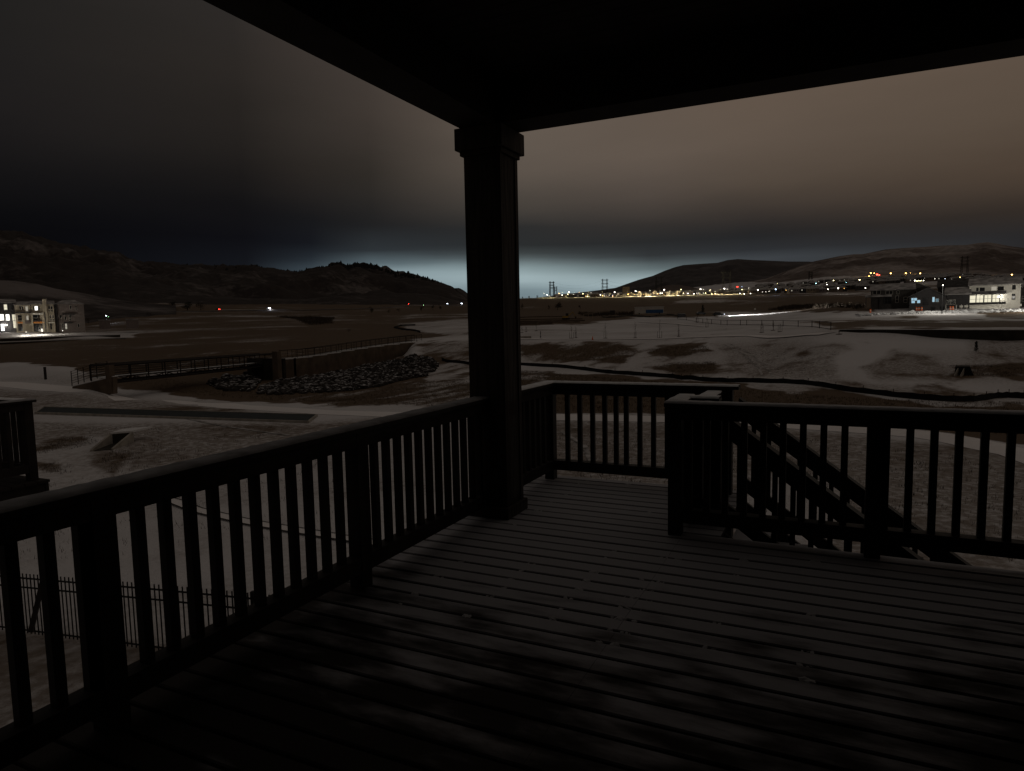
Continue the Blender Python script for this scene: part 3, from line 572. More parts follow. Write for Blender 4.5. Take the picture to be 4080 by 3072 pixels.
pts = scatter_ground(RIP, 4200)
o = blobs('rocks', pts, .27, 'rock', flat=.8, jit=.4); tag(o, 'grey riprap rocks dusted with snow at the foot of the brown retaining wall', 'rocks')
pts = scatter_ground([(820, 1530), (900, 1500), (1000, 1478), (1060, 1470), (1030, 1530), (1000, 1560), (900, 1560)], 420)
o = blobs('rocks', pts, .36, 'rock'); tag(o, 'dark riprap rocks under the far end of the footbridge', 'rocks')
def tufts(name, pts, h, mat, n=5, spread=.25):
    v = []; f = []
    for p in pts:
        k0 = h*(.5+rng.rand())
        for j in range(n):
            a = rng.rand()*6.28; w = k0*.07; ca, sa = math.cos(a), math.sin(a); b = rng.rand(2)-.5; k = len(v)
            bx, by = p[0]+b[0]*spread, p[1]+b[1]*spread; lx, ly = (rng.rand(2)-.5)*k0*.9
            v += [(bx-ca*w, by-sa*w, p[2]-.05), (bx+ca*w, by+sa*w, p[2]-.05), (bx+lx, by+ly, p[2]+k0*(.6+.4*rng.rand()))]; f.append((k, k+1, k+2))
    me = bpy.data.meshes.new(name); me.from_pydata(v, [], f); me.materials.append(MAT[mat]); o = bpy.data.objects.new(name, me); COL.objects.link(o); tag(o, kind='stuff'); return o
MAT['straw'] = P_mat('dry_grass', (.10, .075, .05), .95, noise=(1.5, .4))
GR = []
for poly, n in (([(2068, 1372), (2450, 1368), (2540, 1402), (2490, 1450), (2230, 1436), (2068, 1420)], 3500), ([(2575, 1402), (2640, 1382), (2815, 1376), (2830, 1398), (2680, 1430)], 1500), ([(2600, 1465), (2680, 1444), (2850, 1442), (2850, 1478), (2700, 1486)], 1200),
                ([(2068, 1475), (2600, 1520), (3440, 1590), (4080, 1605), (4080, 1740), (3600, 1695), (2660, 1645), (2100, 1640)], 9000), ([(1170, 1565), (1870, 1510), (1960, 1525), (1940, 1620), (1300, 1615)], 3500),
                ([(440, 1510), (640, 1505), (1100, 1560), (1250, 1600), (900, 1585), (600, 1550)], 1800)):
    GR.append(scatter_ground(poly, n))
tag(tufts('grass', np.concatenate(GR), .17, 'straw', 4), 'dry brown grass beyond the path and on the snowy bank', 'grass')
GR = [scatter_ground(p, n) for p, n in (([(130, 1785), (240, 1748), (370, 1738), (398, 1768), (290, 1788), (150, 1812)], 160), ([(445, 1795), (555, 1803), (480, 1890), (395, 1850)], 90), ([(165, 1848), (275, 1852), (265, 1888), (155, 1878)], 50), ([(560, 1770), (800, 1790), (720, 1850), (520, 1880)], 60), ([(3780, 1455), (4080, 1450), (4080, 1500), (3830, 1500)], 700), ([(2950, 1390), (3350, 1395), (3300, 1490), (3000, 1490)], 420))]
GR += [scatter_ground([(0, 1950), (1300, 1760), (1500, 2300), (0, 2260)], 240), scatter_ground([(2080, 1700), (3200, 1730), (3900, 1830), (4080, 1900), (4080, 2250), (2700, 2000), (2080, 1850)], 1100), scatter_ground([(200, 1700), (1200, 1700), (700, 1850), (500, 1780)], 200)]
tag(tufts('weeds', np.concatenate(GR), .13, 'shrub', 7, .5), 'sparse dark weeds poking through the snow', 'weeds')
# ------------------------------------------------------------------ footbridge, retaining wall and its railing
A = at_r(447, 1524, 88); B = at_r(1095, 1456, 118)
br = empty('footbridge', A, 0, 'long dark steel truss footbridge over the creek bed', 'bridge')
def between(px, t0=None): pass
d = (B-A); L = d.length; dn = d.normalized(); sd = Vector((-dn.y, dn.x, 0)); up = Vector((0, 0, 1))
def bar(m, a, b, w=.05): m.tube(a, b, w, w, 4); return m
nb = 12
for s_, off in ((0, 0.0), (1, 2.6)):
    o0 = sd*off
    bar(MB(), o0, o0+d, .13).build('bottom_chord', 'steel', br); bar(MB(), o0+up*1.95, o0+d+up*1.95, .15).build('top_chord', 'steel', br)
    bar(MB(), o0+up*.62, o0+d+up*.62, .07).build('deck_beam', 'steel', br)
    for i in range(nb+1):
        b = o0+d*(i/nb); bar(MB(), b, b+up*1.95, .09).build('truss_post', 'steel', br)
        if i < nb: bar(MB(), b+up*(.62 if i % 2 else .0), b+d/nb+up*(.0 if i % 2 else .62), .055).build('brace', 'steel', br)
    for k in range(4): bar(MB(), o0+up*(.85+.28*k), o0+d+up*(.85+.28*k), .038).build('guard_bar', 'steel', br)
n2 = 14
for i in range(n2):
    a = d*(i/n2); b = d*((i+.97)/n2)
    MB().hexa([a+sd*.15+up*.50, b+sd*.15+up*.50, b+sd*2.45+up*.50, a+sd*2.45+up*.50, a+sd*.15+up*.60, b+sd*.15+up*.60, b+sd*2.45+up*.60, a+sd*2.45+up*.60]).build('deck_plank', 'snow', br)
# bridge abutments
ab = empty('bridge_abutment', at_r(452, 1500, 88), 0, 'low concrete bridge abutment with sloping wing wall at the near end of the footbridge', 'abutment')
o_ = Vector(ab.location)
q0, q1, q2 = at_r(288, 1541, 92)-o_, at_r(450, 1547, 86)-o_, at_r(450, 1502, 86)-o_
MB().hexa([q0+up*-1.5, q1+up*-.6, q1+up*-.6+Vector((0, .5, 0)), q0+up*-1.5+Vector((0, .5, 0)), q0, q2, q2+Vector((0, .5, 0)), q0+Vector((0, .5, 0))]).build('wing_wall', 'wall_conc', ab)
MB().hexa([q0+up*.02, q2+up*.02, q2+Vector((0, .6, .02)), q0+Vector((0, .6, .02)), q0+up*.10, q2+up*.10, q2+Vector((0, .6, .10)), q0+Vector((0, .6, .10))]).build('snow_cap', 'snow', ab)
pa, pb = at_r(441, 1524, 86.5)-o_, at_r(441, 1454, 86.5)-o_
MB().box(pa.x-.35, pa.x+.35, pa.y-.3, pa.y+.3, pa.z-1.2, pb.z).build('pillar', 'wall_conc', ab)
# fence panels at the near abutment
fn = empty('mesh_fence', at_r(287, 1532, 93), 0, 'dark mesh guard fence leading to the near end of the footbridge', 'fence')
o_ = Vector(fn.location)
fp = [at_r(287, 1532, 93)-o_, at_r(312, 1524, 92)-o_, at_r(335, 1517, 91)-o_, at_r(360, 1509, 90)-o_, at_r(387, 1501, 89)-o_, at_r(430, 1494, 88)-o_]
for i, a in enumerate(fp):
    MB().tube(a+up*-.2, a+up*1.55, .055, n=4).build('fence_post', 'steel', fn)
    if i < len(fp)-1:
        b = fp[i+1]
        for k in range(6): MB().tube(a+up*(.15+.27*k), b+up*(.15+.27*k), .02, n=4).build('fence_rail', 'steel', fn)
# retaining wall
WT = [(1112, 1434), (1170, 1430), (1237, 1422), (1296, 1413), (1352, 1404), (1406, 1395), (1460, 1387), (1525, 1378), (1592, 1370), (1650, 1363)]
rw = [112, 114, 117, 120, 124, 128, 132, 138, 143, 147]
rwall = empty('retaining_wall', at_r(1112, 1434, 112), 0, 'brown stepped retaining wall above the riprap, right of the footbridge', 'wall')
o_ = Vector(rwall.location); back = Vector((0, .45, 0))
tops = [at_r(p[0], p[1], r)-o_ for p, r in zip(WT, rw)]
for i in range(len(tops)-1):
    a, b = tops[i], tops[i+1]; z1 = (a.z+b.z)/2; zb_ = a.z-5.0
    MB().hexa([(a.x, a.y, zb_), (b.x, b.y, zb_), (b.x, b.y+.45, zb_), (a.x, a.y+.45, zb_), (a.x, a.y, z1), (b.x, b.y, z1), (b.x, b.y+.45, z1), (a.x, a.y+.45, z1)]).build('wall_panel', 'wall_conc', rwall)
    MB().hexa([(a.x, a.y-.05, z1+.003), (b.x, b.y-.05, z1+.003), (b.x, b.y+.5, z1+.003), (a.x, a.y+.5, z1+.003), (a.x, a.y-.05, z1+.12), (b.x, b.y-.05, z1+.12), (b.x, b.y+.5, z1+.12), (a.x, a.y+.5, z1+.12)]).build('snow_cap', 'snow', rwall)
a = at_r(1105, 1514, 110)-o_; b = at_r(1105, 1400, 110)-o_
MB().box(a.x-.55, a.x+.55, a.y-.3, a.y+.5, a.z-1, b.z).build('pillar', 'wall_conc', rwall)
a0 = at_r(1020, 1520, 116)-o_; 
MB().box(a0.x-1.8, a.x-.57, a.y+2.0, a.y+2.5, a.z-1, a.z+3.2).build('side_wall', 'dark_wall', rwall)
# snow walkway on top and its railings
wk = [at_r(p[0], p[1]-6, r+1.6) for p, r in zip(WT, rw)]
X_ = []; 
v = MB()
for i in range(len(wk)-1):
    a, b = wk[i], wk[i+1]; v.hexa([a+Vector((0, -.9, -.5)), b+Vector((0, -.9, -.5)), b+Vector((.3, 2.1, -.5)), a+Vector((.3, 2.1, -.5)), a+Vector((0, -.9, .0)), b+Vector((0, -.9, .0)), b+Vector((.3, 2.1, .05)), a+Vector((.3, 2.1, .05))])
tag(v.build('ramp_path', 'snow'), kind='structure')
for off, lab, sc in ((.9, 'thin dark guard railing along the near edge of the ramp on the brown wall', 1.0), (3.4, 'dark guard railing along the far edge of the snowy ramp', 1.0)):
    gr = empty('guard_railing', wk[0], 0, lab, 'railing'); o_ = wk[0]
    pr = []
    for t in np.linspace(0, len(wk)-1, 17 if off < 1 else 25):
        i = min(int(t), len(wk)-2); q = wk[i].lerp(wk[i+1], t-i)-o_+Vector((.1*off, off-.9, 0)); pr.append(q)
    if off > 1: pr = [q-(wk[1]-wk[0])*2.2 if False else q for q in pr]
    for q in pr: MB().tube(q+up*-.2, q+up*1.25, .045, n=4).build('post', 'steel', gr)
    for hgt, w in ((1.25, .05), (.15, .03), (.70, .02)) + (((.42, .02), (.98, .02)) if off > 1 else ()):
        m = MB()
        for q0, q1 in zip(pr[:-1], pr[1:]): m.tube(q0+up*hgt, q1+up*hgt, w, n=4)
        m.build('rail', 'steel', gr)

# silt fence
SF = [(1760, 1436), (1780, 1444), (1830, 1447), (1870, 1453), (1960, 1450), (2068, 1455), (2200, 1463), (2330, 1476), (2450, 1490), (2560, 1498), (2680, 1506), (2715, 1513), (2750, 1512), (2800, 1519), (2900, 1524), (3000, 1524), (3120, 1527), (3220, 1534), (3330, 1551), (3439, 1567), (3560, 1582), (3683, 1594), (3800, 1601), (3880, 1601), (3930, 1594), (3976, 1586), (4020, 1585), (4080, 1588), (4200, 1595), (4500, 1610)]
sp_ = []
for p in SF:
    sp_.append(hit(*p, rmin=30))
sf = empty('silt_fence', sp_[0], 0, 'long low black silt fence winding across the field behind the railings', 'fence')
o_ = sp_[0]
m = MB(); prev = None
for i in range(len(sp_)-1):
    for k in range(5):
        t = k/5; a = sp_[i].lerp(sp_[i+1], t); b = sp_[i].lerp(sp_[i+1], t+.2)
        a = Vector((a.x, a.y, gz(a.x, a.y)))-o_; b = Vector((b.x, b.y, gz(b.x, b.y)))-o_; h1 = .46+.03*math.sin(i*2.1+k*1.3); h2 = .46+.03*math.sin((i*2.1+(k+1)*1.3) if k < 4 else ((i+1)*2.1))
        n_ = Vector((0, .03, 0)); m.hexa([a-up*.2, b-up*.2, b+n_-up*.2, a+n_-up*.2, a+up*h1, b+up*h2, b+n_+up*h2, a+n_+up*h1])
m.build('fabric', 'silt', sf)
st0 = None
for i in range(len(sp_)):
    q = sp_[i]-o_
    s_ = MB().box(-.025, .025, -.025, .025, -.3, .66).build('stake', 'bark', sf, q+Vector((0, .06, 0))) if st0 is None else copy_part(st0, sf, q+Vector((0, .06, 0)))
    st0 = st0 or s_

# dark retaining wall right, terrace walls left
def wall_run(name, label, top, bot, r, mat, cap=None, cat='wall', thick=.4):
    o0 = at_r(top[0][0], top[0][1], r[0]); e = empty(name, o0, 0, label, cat)
    T = [at_r(p[0], p[1], rr_)-o0 for p, rr_ in zip(top, r)]; Bm = [at_r(p[0], p[1], rr_)-o0 for p, rr_ in zip(bot, r)]
    for i in range(len(T)-1):
        a, b, c, d_ = Bm[i], Bm[i+1], T[i+1], T[i]; k = Vector((0, thick, 0)); dn_ = up*-.8
        a = Vector((d_.x, d_.y, a.z)); b = Vector((c.x, c.y, b.z))
        MB().hexa([a+dn_, b+dn_, b+k+dn_, a+k+dn_, d_, c, c+k, d_+k]).build('wall_panel', mat, e)
        if cap: MB().hexa([d_+up*.003, c+up*.003, c+k*1.2+up*.003, d_+k*1.2+up*.003, d_+up*cap, c+up*cap, c+k*1.2+up*cap, d_+k*1.2+up*cap]).build('snow_cap', 'snow', e)
    return e
wall_run('retaining_wall', 'long dark retaining wall below the lit houses on the right', [(3345, 1314), (3420, 1313), (3560, 1314), (3700, 1314), (3850, 1315), (4000, 1315), (4140, 1315), (4500, 1310)], [(3345, 1318), (3420, 1324), (3560, 1336), (3700, 1345), (3850, 1352), (4000, 1357), (4140, 1360), (4500, 1362)], [112, 110, 108, 106, 104, 103, 104, 106], 'dark_wall', .06)
wall_run('terrace_wall', 'upper dark terrace wall below the townhouses on the left', [(-400, 1358), (0, 1350), (200, 1343), (340, 1338), (474, 1334)], [(-400, 1371), (0, 1363), (200, 1356), (340, 1350), (474, 1342)], [238, 238, 240, 243, 246], 'dark_wall', .25)
wall_run('terrace_wall', 'lower dark terrace wall below the townhouses on the left', [(-400, 1372), (0, 1365), (200, 1357), (340, 1351), (497, 1347)], [(-400, 1392), (0, 1384), (200, 1375), (340, 1368), (497, 1360)], [226, 226, 228, 231, 234], 'dark_wall', .25)
tag(MB().box(-40, 60, 0, 9, -3, .25).build('dark_bank', 'soil', None, at_r(100, 1372, 219)+Vector((0, -3, -2.2))), kind='structure') if False else None

# ------------------------------------------------------------------ deck
GAP, PITCH, Y0 = .016, .1413, 2.849
XL, XS = -2.78, -.95
dk = empty('deck', (0, 0, 0), 0, 'snow dusted wooden deck of long parallel boards', 'deck')
def board(x0, x1, y0, y1):
    w = y1-y0
    m = MB()
    n = max(2, int((x1-x0)/.5)); c = .006
    for i in range(1):
        prof = [(0, -.026), (w, -.026), (w, -c), (w-c, 0), (c, 0), (0, -c)]
        k = len(m.v)
        m.v += [(0, a, b) for a, b in prof]+[(x1-x0, a, b) for a, b in prof]
        m.f.append(tuple(k+j for j in reversed(range(6)))); m.f.append(tuple(k+6+j for j in range(6)))
        for j in range(6): jj = (j+1) % 6; m.f.append((k+j, k+jj, k+6+jj, k+6+j))
    return m
protoA = protoB = protoC = None
ks = range(-27, 24)
for k in ks:
    ya = Y0+PITCH*k+GAP/2; yb = min(Y0+PITCH*(k+1)-GAP/2, 6.21)
    near = ya < 4.80
    dz = random.uniform(-.0015, .0015)
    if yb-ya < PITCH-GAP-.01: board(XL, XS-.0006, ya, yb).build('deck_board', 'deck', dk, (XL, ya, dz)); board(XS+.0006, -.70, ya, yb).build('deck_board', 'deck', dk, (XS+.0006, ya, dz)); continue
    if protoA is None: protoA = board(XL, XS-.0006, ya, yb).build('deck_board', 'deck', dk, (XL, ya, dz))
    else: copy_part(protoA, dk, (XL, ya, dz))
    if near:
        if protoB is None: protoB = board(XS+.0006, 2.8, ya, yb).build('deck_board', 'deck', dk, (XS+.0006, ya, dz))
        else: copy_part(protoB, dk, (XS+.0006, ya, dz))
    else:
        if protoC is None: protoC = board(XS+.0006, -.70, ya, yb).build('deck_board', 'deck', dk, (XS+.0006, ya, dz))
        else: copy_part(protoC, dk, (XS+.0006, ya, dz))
JX = [-2.49, -2.15, -1.722, -1.302, -.95, -.50, -.09, .32, .73, 1.14, 1.55, 1.96, 2.37, 2.75]
for x in JX: MB().box(x-.019, x+.019, -1, 6.17 if x < -.65 else 4.84, -.26, -.030).build('joist', 'under', dk)
MB().box(-2.76, -2.722, -1.02, 6.18, -.28, -.029).build('rim_board', 'wood', dk)
MB().box(-2.72, -.70, 6.172, 6.21, -.28, -.029).build('rim_board', 'wood', dk)
MB().box(-.70, 2.8, 4.842, 4.88, -.28, -.029).build('rim_board', 'wood', dk)
for x, y in ((-2.4, 6.05), (-2.4, 2.2), (-.85, 6.05), (1.6, 4.7)): MB().box(x-.07, x+.07, y-.07, y+.07, -5.4, -.262).build('support_post', 'wood', dk)
MB().box(-2.3, 2.7, -.98, 4.80, -.60, -.50).build('soffit_panel', 'under', dk)
# snow bridging the gaps over the joists
pt = []
for k in range(-12, 24):
    yg = Y0+PITCH*k
    for x in JX[1:9]:
        if x > -.7 and yg > 4.8: continue
        pr_ = .95 if x in (-.95, -1.302) else .75
        if yg < 2.95 or x > .2 or rng.rand() > pr_*(1 if yg < 3.9 else .35): continue
        for j in range(3 if x != -.95 else 6):
            pt.append((x+(rng.rand()-.5)*(.05 if x != -.95 else .16), yg+(rng.rand()-.5)*.010, -.004))
o = blobs('snow_clumps', np.array(pt), .014, 'thin_snow', flat=.32, jit=.25, sink=.4, parent=dk)

# ------------------------------------------------------------------ railings
ZT, ZC, ZS, ZB1, ZB0 = .960, .922, .836, .190, .098
def railing(name, label, axis, fixed, a, b, posts, bals, inner, cat='railing', cap_a=None, cap_b=None, snow='snow', dz=0.0, loc=(0, 0, 0)):
    """axis 'x' or 'y': direction it runs; fixed: centre of post line; inner: sign of the side facing the deck"""
    e = empty(name, loc, 0, label, cat); H = .0445
    def bx(nm, u0, u1, v0, v1, z0, z1, mat='wood'):
        m = MB()
        if axis == 'x': m.box(u0, u1, v0, v1, z0+dz, z1+dz)
        else: m.box(v0, v1, u0, u1, z0+dz, z1+dz)
        return m.build(nm, mat, e)
    ca, cb = (a if cap_a is None else cap_a), (b if cap_b is None else cap_b)
    bx('cap_rail', ca, cb, fixed-.07, fixed+.07, ZC, ZT-.012)
    if snow:
        n = int((cb-ca)/.035)+2; m = MB(); us = np.linspace(ca+.002, cb-.002, n)
        rows = []
        for u in us:
            e0 = -.068+.006*rng.rand(); e1 = .068-.006*rng.rand(); h = .010+.003*rng.rand()
            rows.append([(e0, ZT-.0119), (e0+.008, ZT-.012+h), (0, ZT-.011+h), (e1-.008, ZT-.012+h), (e1, ZT-.0119)])
        for i, u in enumerate(us):
            for (w, z) in rows[i]: m.v.append((u, fixed+w, z+dz) if axis == 'x' else (fixed+w, u, z+dz))
        for i in range(n-1):
            for j in range(4): q = i*5+j; m.f.append((q, q+1, q+6, q+5))
        m.build('snow_layer', snow, e, smooth=True)
    bx('top_rail', a, b, fixed-.0445, fixed+.0445, ZS, ZC-.001)
    bx('bottom_rail', a, b, fixed-.019-.0255, fixed+.0445, ZB0, ZB1)
    for p in posts: bx('post', p-H-.001, p+H+.001, fixed-.046, fixed+.046, .0005, ZC-.002)
    pr = None
    for p in bals:
        if pr is None: pr = bx('baluster', -.0205, .0205, -.0195, .0195, ZB1-.004, ZS+.004); L0 = (p, fixed)
        else: pass
        pos = (p, fixed, 0) if axis == 'x' else (fixed, p, 0)
        if pr.location.length == 0 and 'used' not in locals(): pr.location = pos; used = 1
        else: copy_part(pr, e, pos)
    return e
bl = [2.822-.1205*k for k in range(0, 10)]+[2.942]+[3.176]+[3.272+.1209*k for k in range(12)]+[1.510-.1205*k for k in range(12)]+[.0-.12*k for k in range(0, 6)]
railing('deck_railing', 'left dark wooden deck railing running up to the big column', 'y', -2.4955, -.9, 4.66, [.05, 1.575, 3.108], bl, 1, snow='shaded_cap_snow')
railing('deck_railing', 'short dark wooden railing between the column and the deck corner', 'y', -2.4955, 4.967, 6.03, [6.075], [5.06+.1205*k for k in range(9)], 1, cap_b=6.145)
railing('deck_railing', 'far dark wooden railing with snow on its cap, left of the stair', 'x', 6.075, -2.45, -.80, [-.835], [-2.316, -2.19, -2.062, -1.942, -1.832, -1.735, -1.607, -1.48, -1.355, -1.235, -1.115, -.995], -1, cap_a=-2.4255, cap_b=-.735)
rb = [-.91+.1222*k for k in range(9)]+[.301+.1275*k for k in range(10)]
railing('deck_railing', 'right dark wooden deck railing in front of the stair', 'x', 4.775, -1.0, 2.75, [-1.005, .238, 1.62], rb, -1, cap_a=-1.075, snow='thin_snow')
# short return rail and level stair-top cap
railing('deck_railing', 'short return railing behind the left end of the right deck railing', 'y', -1.022, 4.846, 5.09, [5.15], [4.90, 5.02], 1, cap_b=5.25)
railing('deck_railing', 'short level railing at the top of the near stair rail', 'x', 5.135, -.97, -.80, [-.79], [-.90], 1, cap_a=-.974, cap_b=-.755)
railing('stair_gate', 'low dark wooden gate with snowy cap across the top of the stair', 'y', -.935, 5.21, 6.02, [5.26, 5.98], [5.38+.12*k for k in range(5)], 1, cat='gate', dz=-.045)
# ------------------------------------------------------------------ stair going down to the right
SL = -.7335
stair = empty('deck_stair', (0, 0, 0), 0, 'dark wooden stair descending to the right behind the right deck railing', 'stair')
xs0 = -.70
nst = 25
for i in range(nst):
    x = xs0+.259*i; z = -.19*(i+1)
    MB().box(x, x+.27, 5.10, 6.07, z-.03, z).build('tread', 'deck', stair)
for y in (5.055, 6.085):
    xe = xs0+.259*nst
    MB().prism([(xs0, -.05), (xe, -.05+SL*(xe-xs0)), (xe, -.35+SL*(xe-xs0)), (xs0, -.35)], y, y+.038).build('stringer', 'wood', stair)
def stair_rail(label, y, za):
    e = empty('stair_railing', (0, 0, 0), 0, label, 'railing')
    xe = 5.6
    zt = lambda x: za+SL*(x+.457)
    x0 = -.735
    MB().prism([(x0, zt(x0)), (xe, zt(xe)), (xe, zt(xe)-.045), (x0, zt(x0)-.045)], y-.06, y+.06).build('handrail', 'wood', e)
    MB().prism([(x0, zt(x0)-.046), (xe, zt(xe)-.046), (xe, zt(xe)-.168), (x0, zt(x0)-.168)], y-.02, y+.02).build('top_rail', 'wood', e)
    MB().prism([(x0, zt(x0)-.66), (xe, zt(xe)-.66), (xe, zt(xe)-.78), (x0, zt(x0)-.78)], y-.02, y+.02).build('bottom_rail', 'wood', e)
    x = x0+.12
    while x < xe:
        MB().prism([(x-.018, zt(x-.018)-.15), (x+.018, zt(x+.018)-.15), (x+.018, zt(x+.018)-.68), (x-.018, zt(x-.018)-.68)], y-.018, y+.018).build('baluster', 'wood', e); x += .122
    for x in (.52, 1.9, 3.6, 5.55):
        MB().box(x-.044, x+.044, y-.044, y+.044, zt(x)-1.35, zt(x)-.02).build('post', 'wood', e)
stair_rail('sloping handrail on the far side of the deck stair', 6.085, .6465)
stair_rail('sloping handrail on the near side of the deck stair', 5.14, .6395)

# ------------------------------------------------------------------ column, beams, roof, house
cl = empty('porch_column', (-2.4475, 4.8125, 0), 0, 'thick dark square porch column with plinth and stepped capital', 'column')
def cbox(nm, hw, hd, z0, z1, mat='col_wood'):
    o = MB().box(-hw, hw, -hd, hd, z0, z1).build(nm, mat, cl)
    bv = o.modifiers.new('b', 'BEVEL'); bv.width = .004; bv.segments = 1
    return o
cbox('shaft', .1525, .1525, .093, 2.80); cbox('plinth', .1825, .185, .0005, .092)
cbox('capital_trim', .175, .172, 2.801, 2.836); cbox('capital', .1975, .21, 2.837, 2.9985)
for sx_, sy_ in ((.1535, 0), ):
    for yy in (-.128, .128): MB().box(.1527, .160, yy-.024, yy+.024, .094, 2.799).build('corner_trim', 'col_wood', cl)
rf = empty('porch_roof', (0, 0, 3.0), 0, 'flat black porch roof with two wide edge beams meeting over the column', 'roof')
MB().box(-2.60, -2.295, -1.0, 4.94, 0, .30).build('roof_beam', 'under', rf)
MB().box(-2.294, 2.8, 4.635, 4.94, 0, .30).build('roof_beam', 'under', rf)
cp = None
for i in range(48):
    y = -1.0+i*.1175
    if cp is None: cp = MB().box(-2.29, 2.8, 0, .112, .302, .318).build('ceiling_board', 'under', rf, (0, y, 0))
    else: copy_part(cp, rf, (0, y, 0))
MB().box(-2.60, 2.8, -1.0, 4.94, .32, .50).build('roof_deck', 'roofd', rf)
hs = empty('house_wall', (0, -1.0, 0), 0, 'house wall with lap siding behind the deck', 'wall')
sp0 = None
for i in range(36):
    z = -3.4+i*.2
    if sp0 is None: sp0 = MB().box(-2.56, 3.0, -.2, 0, 0, .197).build('siding_board', 'siding', hs, (0, 0, z))
    else: copy_part(sp0, hs, (0, 0, z))
hs2 = empty('added_side_wall', (2.3, -1.0, 0), 0, 'unseen wall added right of the deck to darken it', 'wall')  # out-of-view wall added to cut the light on the deck
sp0 = None
for i in range(36):
    z = -3.4+i*.2
    if sp0 is None: sp0 = MB().box(0, .52, .01, 5.9, 0, .197).build('siding_board', 'siding', hs2, (0, 0, z))
    else: copy_part(sp0, hs2, (0, 0, z))

# ------------------------------------------------------------------ neighbour's deck (left edge)
nd = empty('neighbour_deck', (0, 0, 0), 0, 'corner of the neighbouring wooden deck at the left edge', 'deck')
nz0 = -.206
pr = None
for i in range(14):
    y = 4.77-.1413*(i+1)
    if pr is None: pr = MB().box(-11.5, -8.36, 0, .13, -.03, 0).build('deck_board', 'deck', nd, (0, y, nz0))
    else: copy_part(pr, nd, (0, y, nz0))
MB().box(-11.5, -8.40, 4.73, 4.765, nz0-.30, nz0-.031).build('rim_board', 'wood', nd)
MB().box(-8.445, -8.41, 2.8, 4.729, nz0-.30, nz0-.031).build('rim_board', 'wood', nd)
MB().box(-11.4, -11.26, 4.55, 4.69, -5.2, nz0-.301).build('support_post', 'wood', nd)
railing('deck_railing', 'end railing of the neighbouring deck at the left edge', 'y', -8.51, 2.8, 4.60, [4.65], [4.555-.1205*k for k in range(1, 14)], 1, dz=nz0, cap_b=4.73, snow='shaded_cap_snow')
railing('deck_railing', 'back railing of the neighbouring deck reaching out of the left edge', 'x', 4.65, -11.5, -8.556, [-10.4], [-8.67-.1205*k for k in range(22)], 1, dz=nz0)

# ------------------------------------------------------------------ iron fence in the yard
F0, F1 = hit(20, 2519), hit(603, 2597)
fd = (F1-F0); fd.z = 0; fd.normalize()
fe = empty('iron_fence', F0, 0, 'black iron picket fence in the snowy yard below the left railing', 'fence')
s0, s1 = -3.2, 11.5
def fpt(s): q = F0+fd*s; return Vector((q.x-F0.x, q.y-F0.y, gz(q.x, q.y)-F0.z))
ang = math.atan2(fd.y, fd.x)
fh = 1.22
pk = None; s = s0; i = 0
while s < s1:
    q = fpt(s); q = Vector((q.x, q.y, fpt(round(s/2.44)*2.44).z*.0+q.z))
    if i % 22 == 0: MB().box(-.03, .03, -.03, .03, -.3, fh+.03).build('fence_post', 'iron', fe, q)
    else:
        if pk is None: pk = MB().box(-.0085, .0085, -.0085, .0085, .04, fh).build('picket', 'iron', fe, q)
        else: copy_part(pk, fe, q)
    s += .108; i += 1
for z in (fh-.09, fh-.27, .10):
    n = 6
    for k in range(n):
        a = fpt(s0+(s1-s0)*k/n)+up*z; b = fpt(s0+(s1-s0)*(k+1)/n)+up*z; MB().tube(a, b, .018, n=4).build('fence_rail', 'iron', fe)
# leaning timber brace in the yard
a = at_r(176, 2291, 9.5); b = at_r(122, 2520, 9.3)
lb = MB().tube((0, 0, 0), a-b, .035, .035, 4).build('leaning_timber', 'wood', None, b); tag(lb, 'dark timber brace leaning in front of the iron fence', 'timber')

# ------------------------------------------------------------------ plants
def sapling_mesh(h, seed, col='bark'):
    r = random.Random(seed); m = MB(); m.tube((0, 0, -.1), (0, 0, h*.55), .035, .026, 5); m.tube((0, 0, h*.55), (.03, 0, h), .026, .008, 4)
    b = MB()
    for i in range(16):
        z = h*(.3+.62*r.random()); a = r.random()*6.28; L_ = h*.20*(1.15-z/h)+.12
        e1 = (math.cos(a)*L_*.6, math.sin(a)*L_*.6, z+L_*.8); b.tube((0, 0, z), e1, .012, .007, 3)
        b.tube(e1, (e1[0]*1.2, e1[1]*1.2, e1[2]+L_*.6), .007, .004, 3)
    return m, b
SAP = [(2277, 1348, 110, 'planted left of the orange traffic cone'), (2294, 1346, 100, 'just left of the orange cone, twin of its neighbour'), (2412, 1348, 140, 'standing alone right of the orange traffic cone'), (2531, 1347, 140, 'with bushy middle in the row on the snowfield'), (2628, 1347, 165, 'tallest of the row on the snowfield'), (2704, 1341, 110, 'at the right end of the row on the snowfield'), (2817, 1303, 85, 'beside the rail fence in front of the lit road'), (2778, 1285, 70, 'behind the rail fence near its dark corner'), (2080, 1325, 60, 'nearest to the big column on the snowfield'), (2096, 1322, 50, 'second to the right of the big column'), (2137, 1318, 55, 'third to the right of the big column'), (3036, 1325, 90, 'left one of three by the end of the rail fence'), (3081, 1317, 80, 'middle one of three by the end of the rail fence'), (3108, 1322, 70, 'right one of three by the end of the rail fence'), (3343, 1332, 35, 'small one left of the dark retaining wall')]
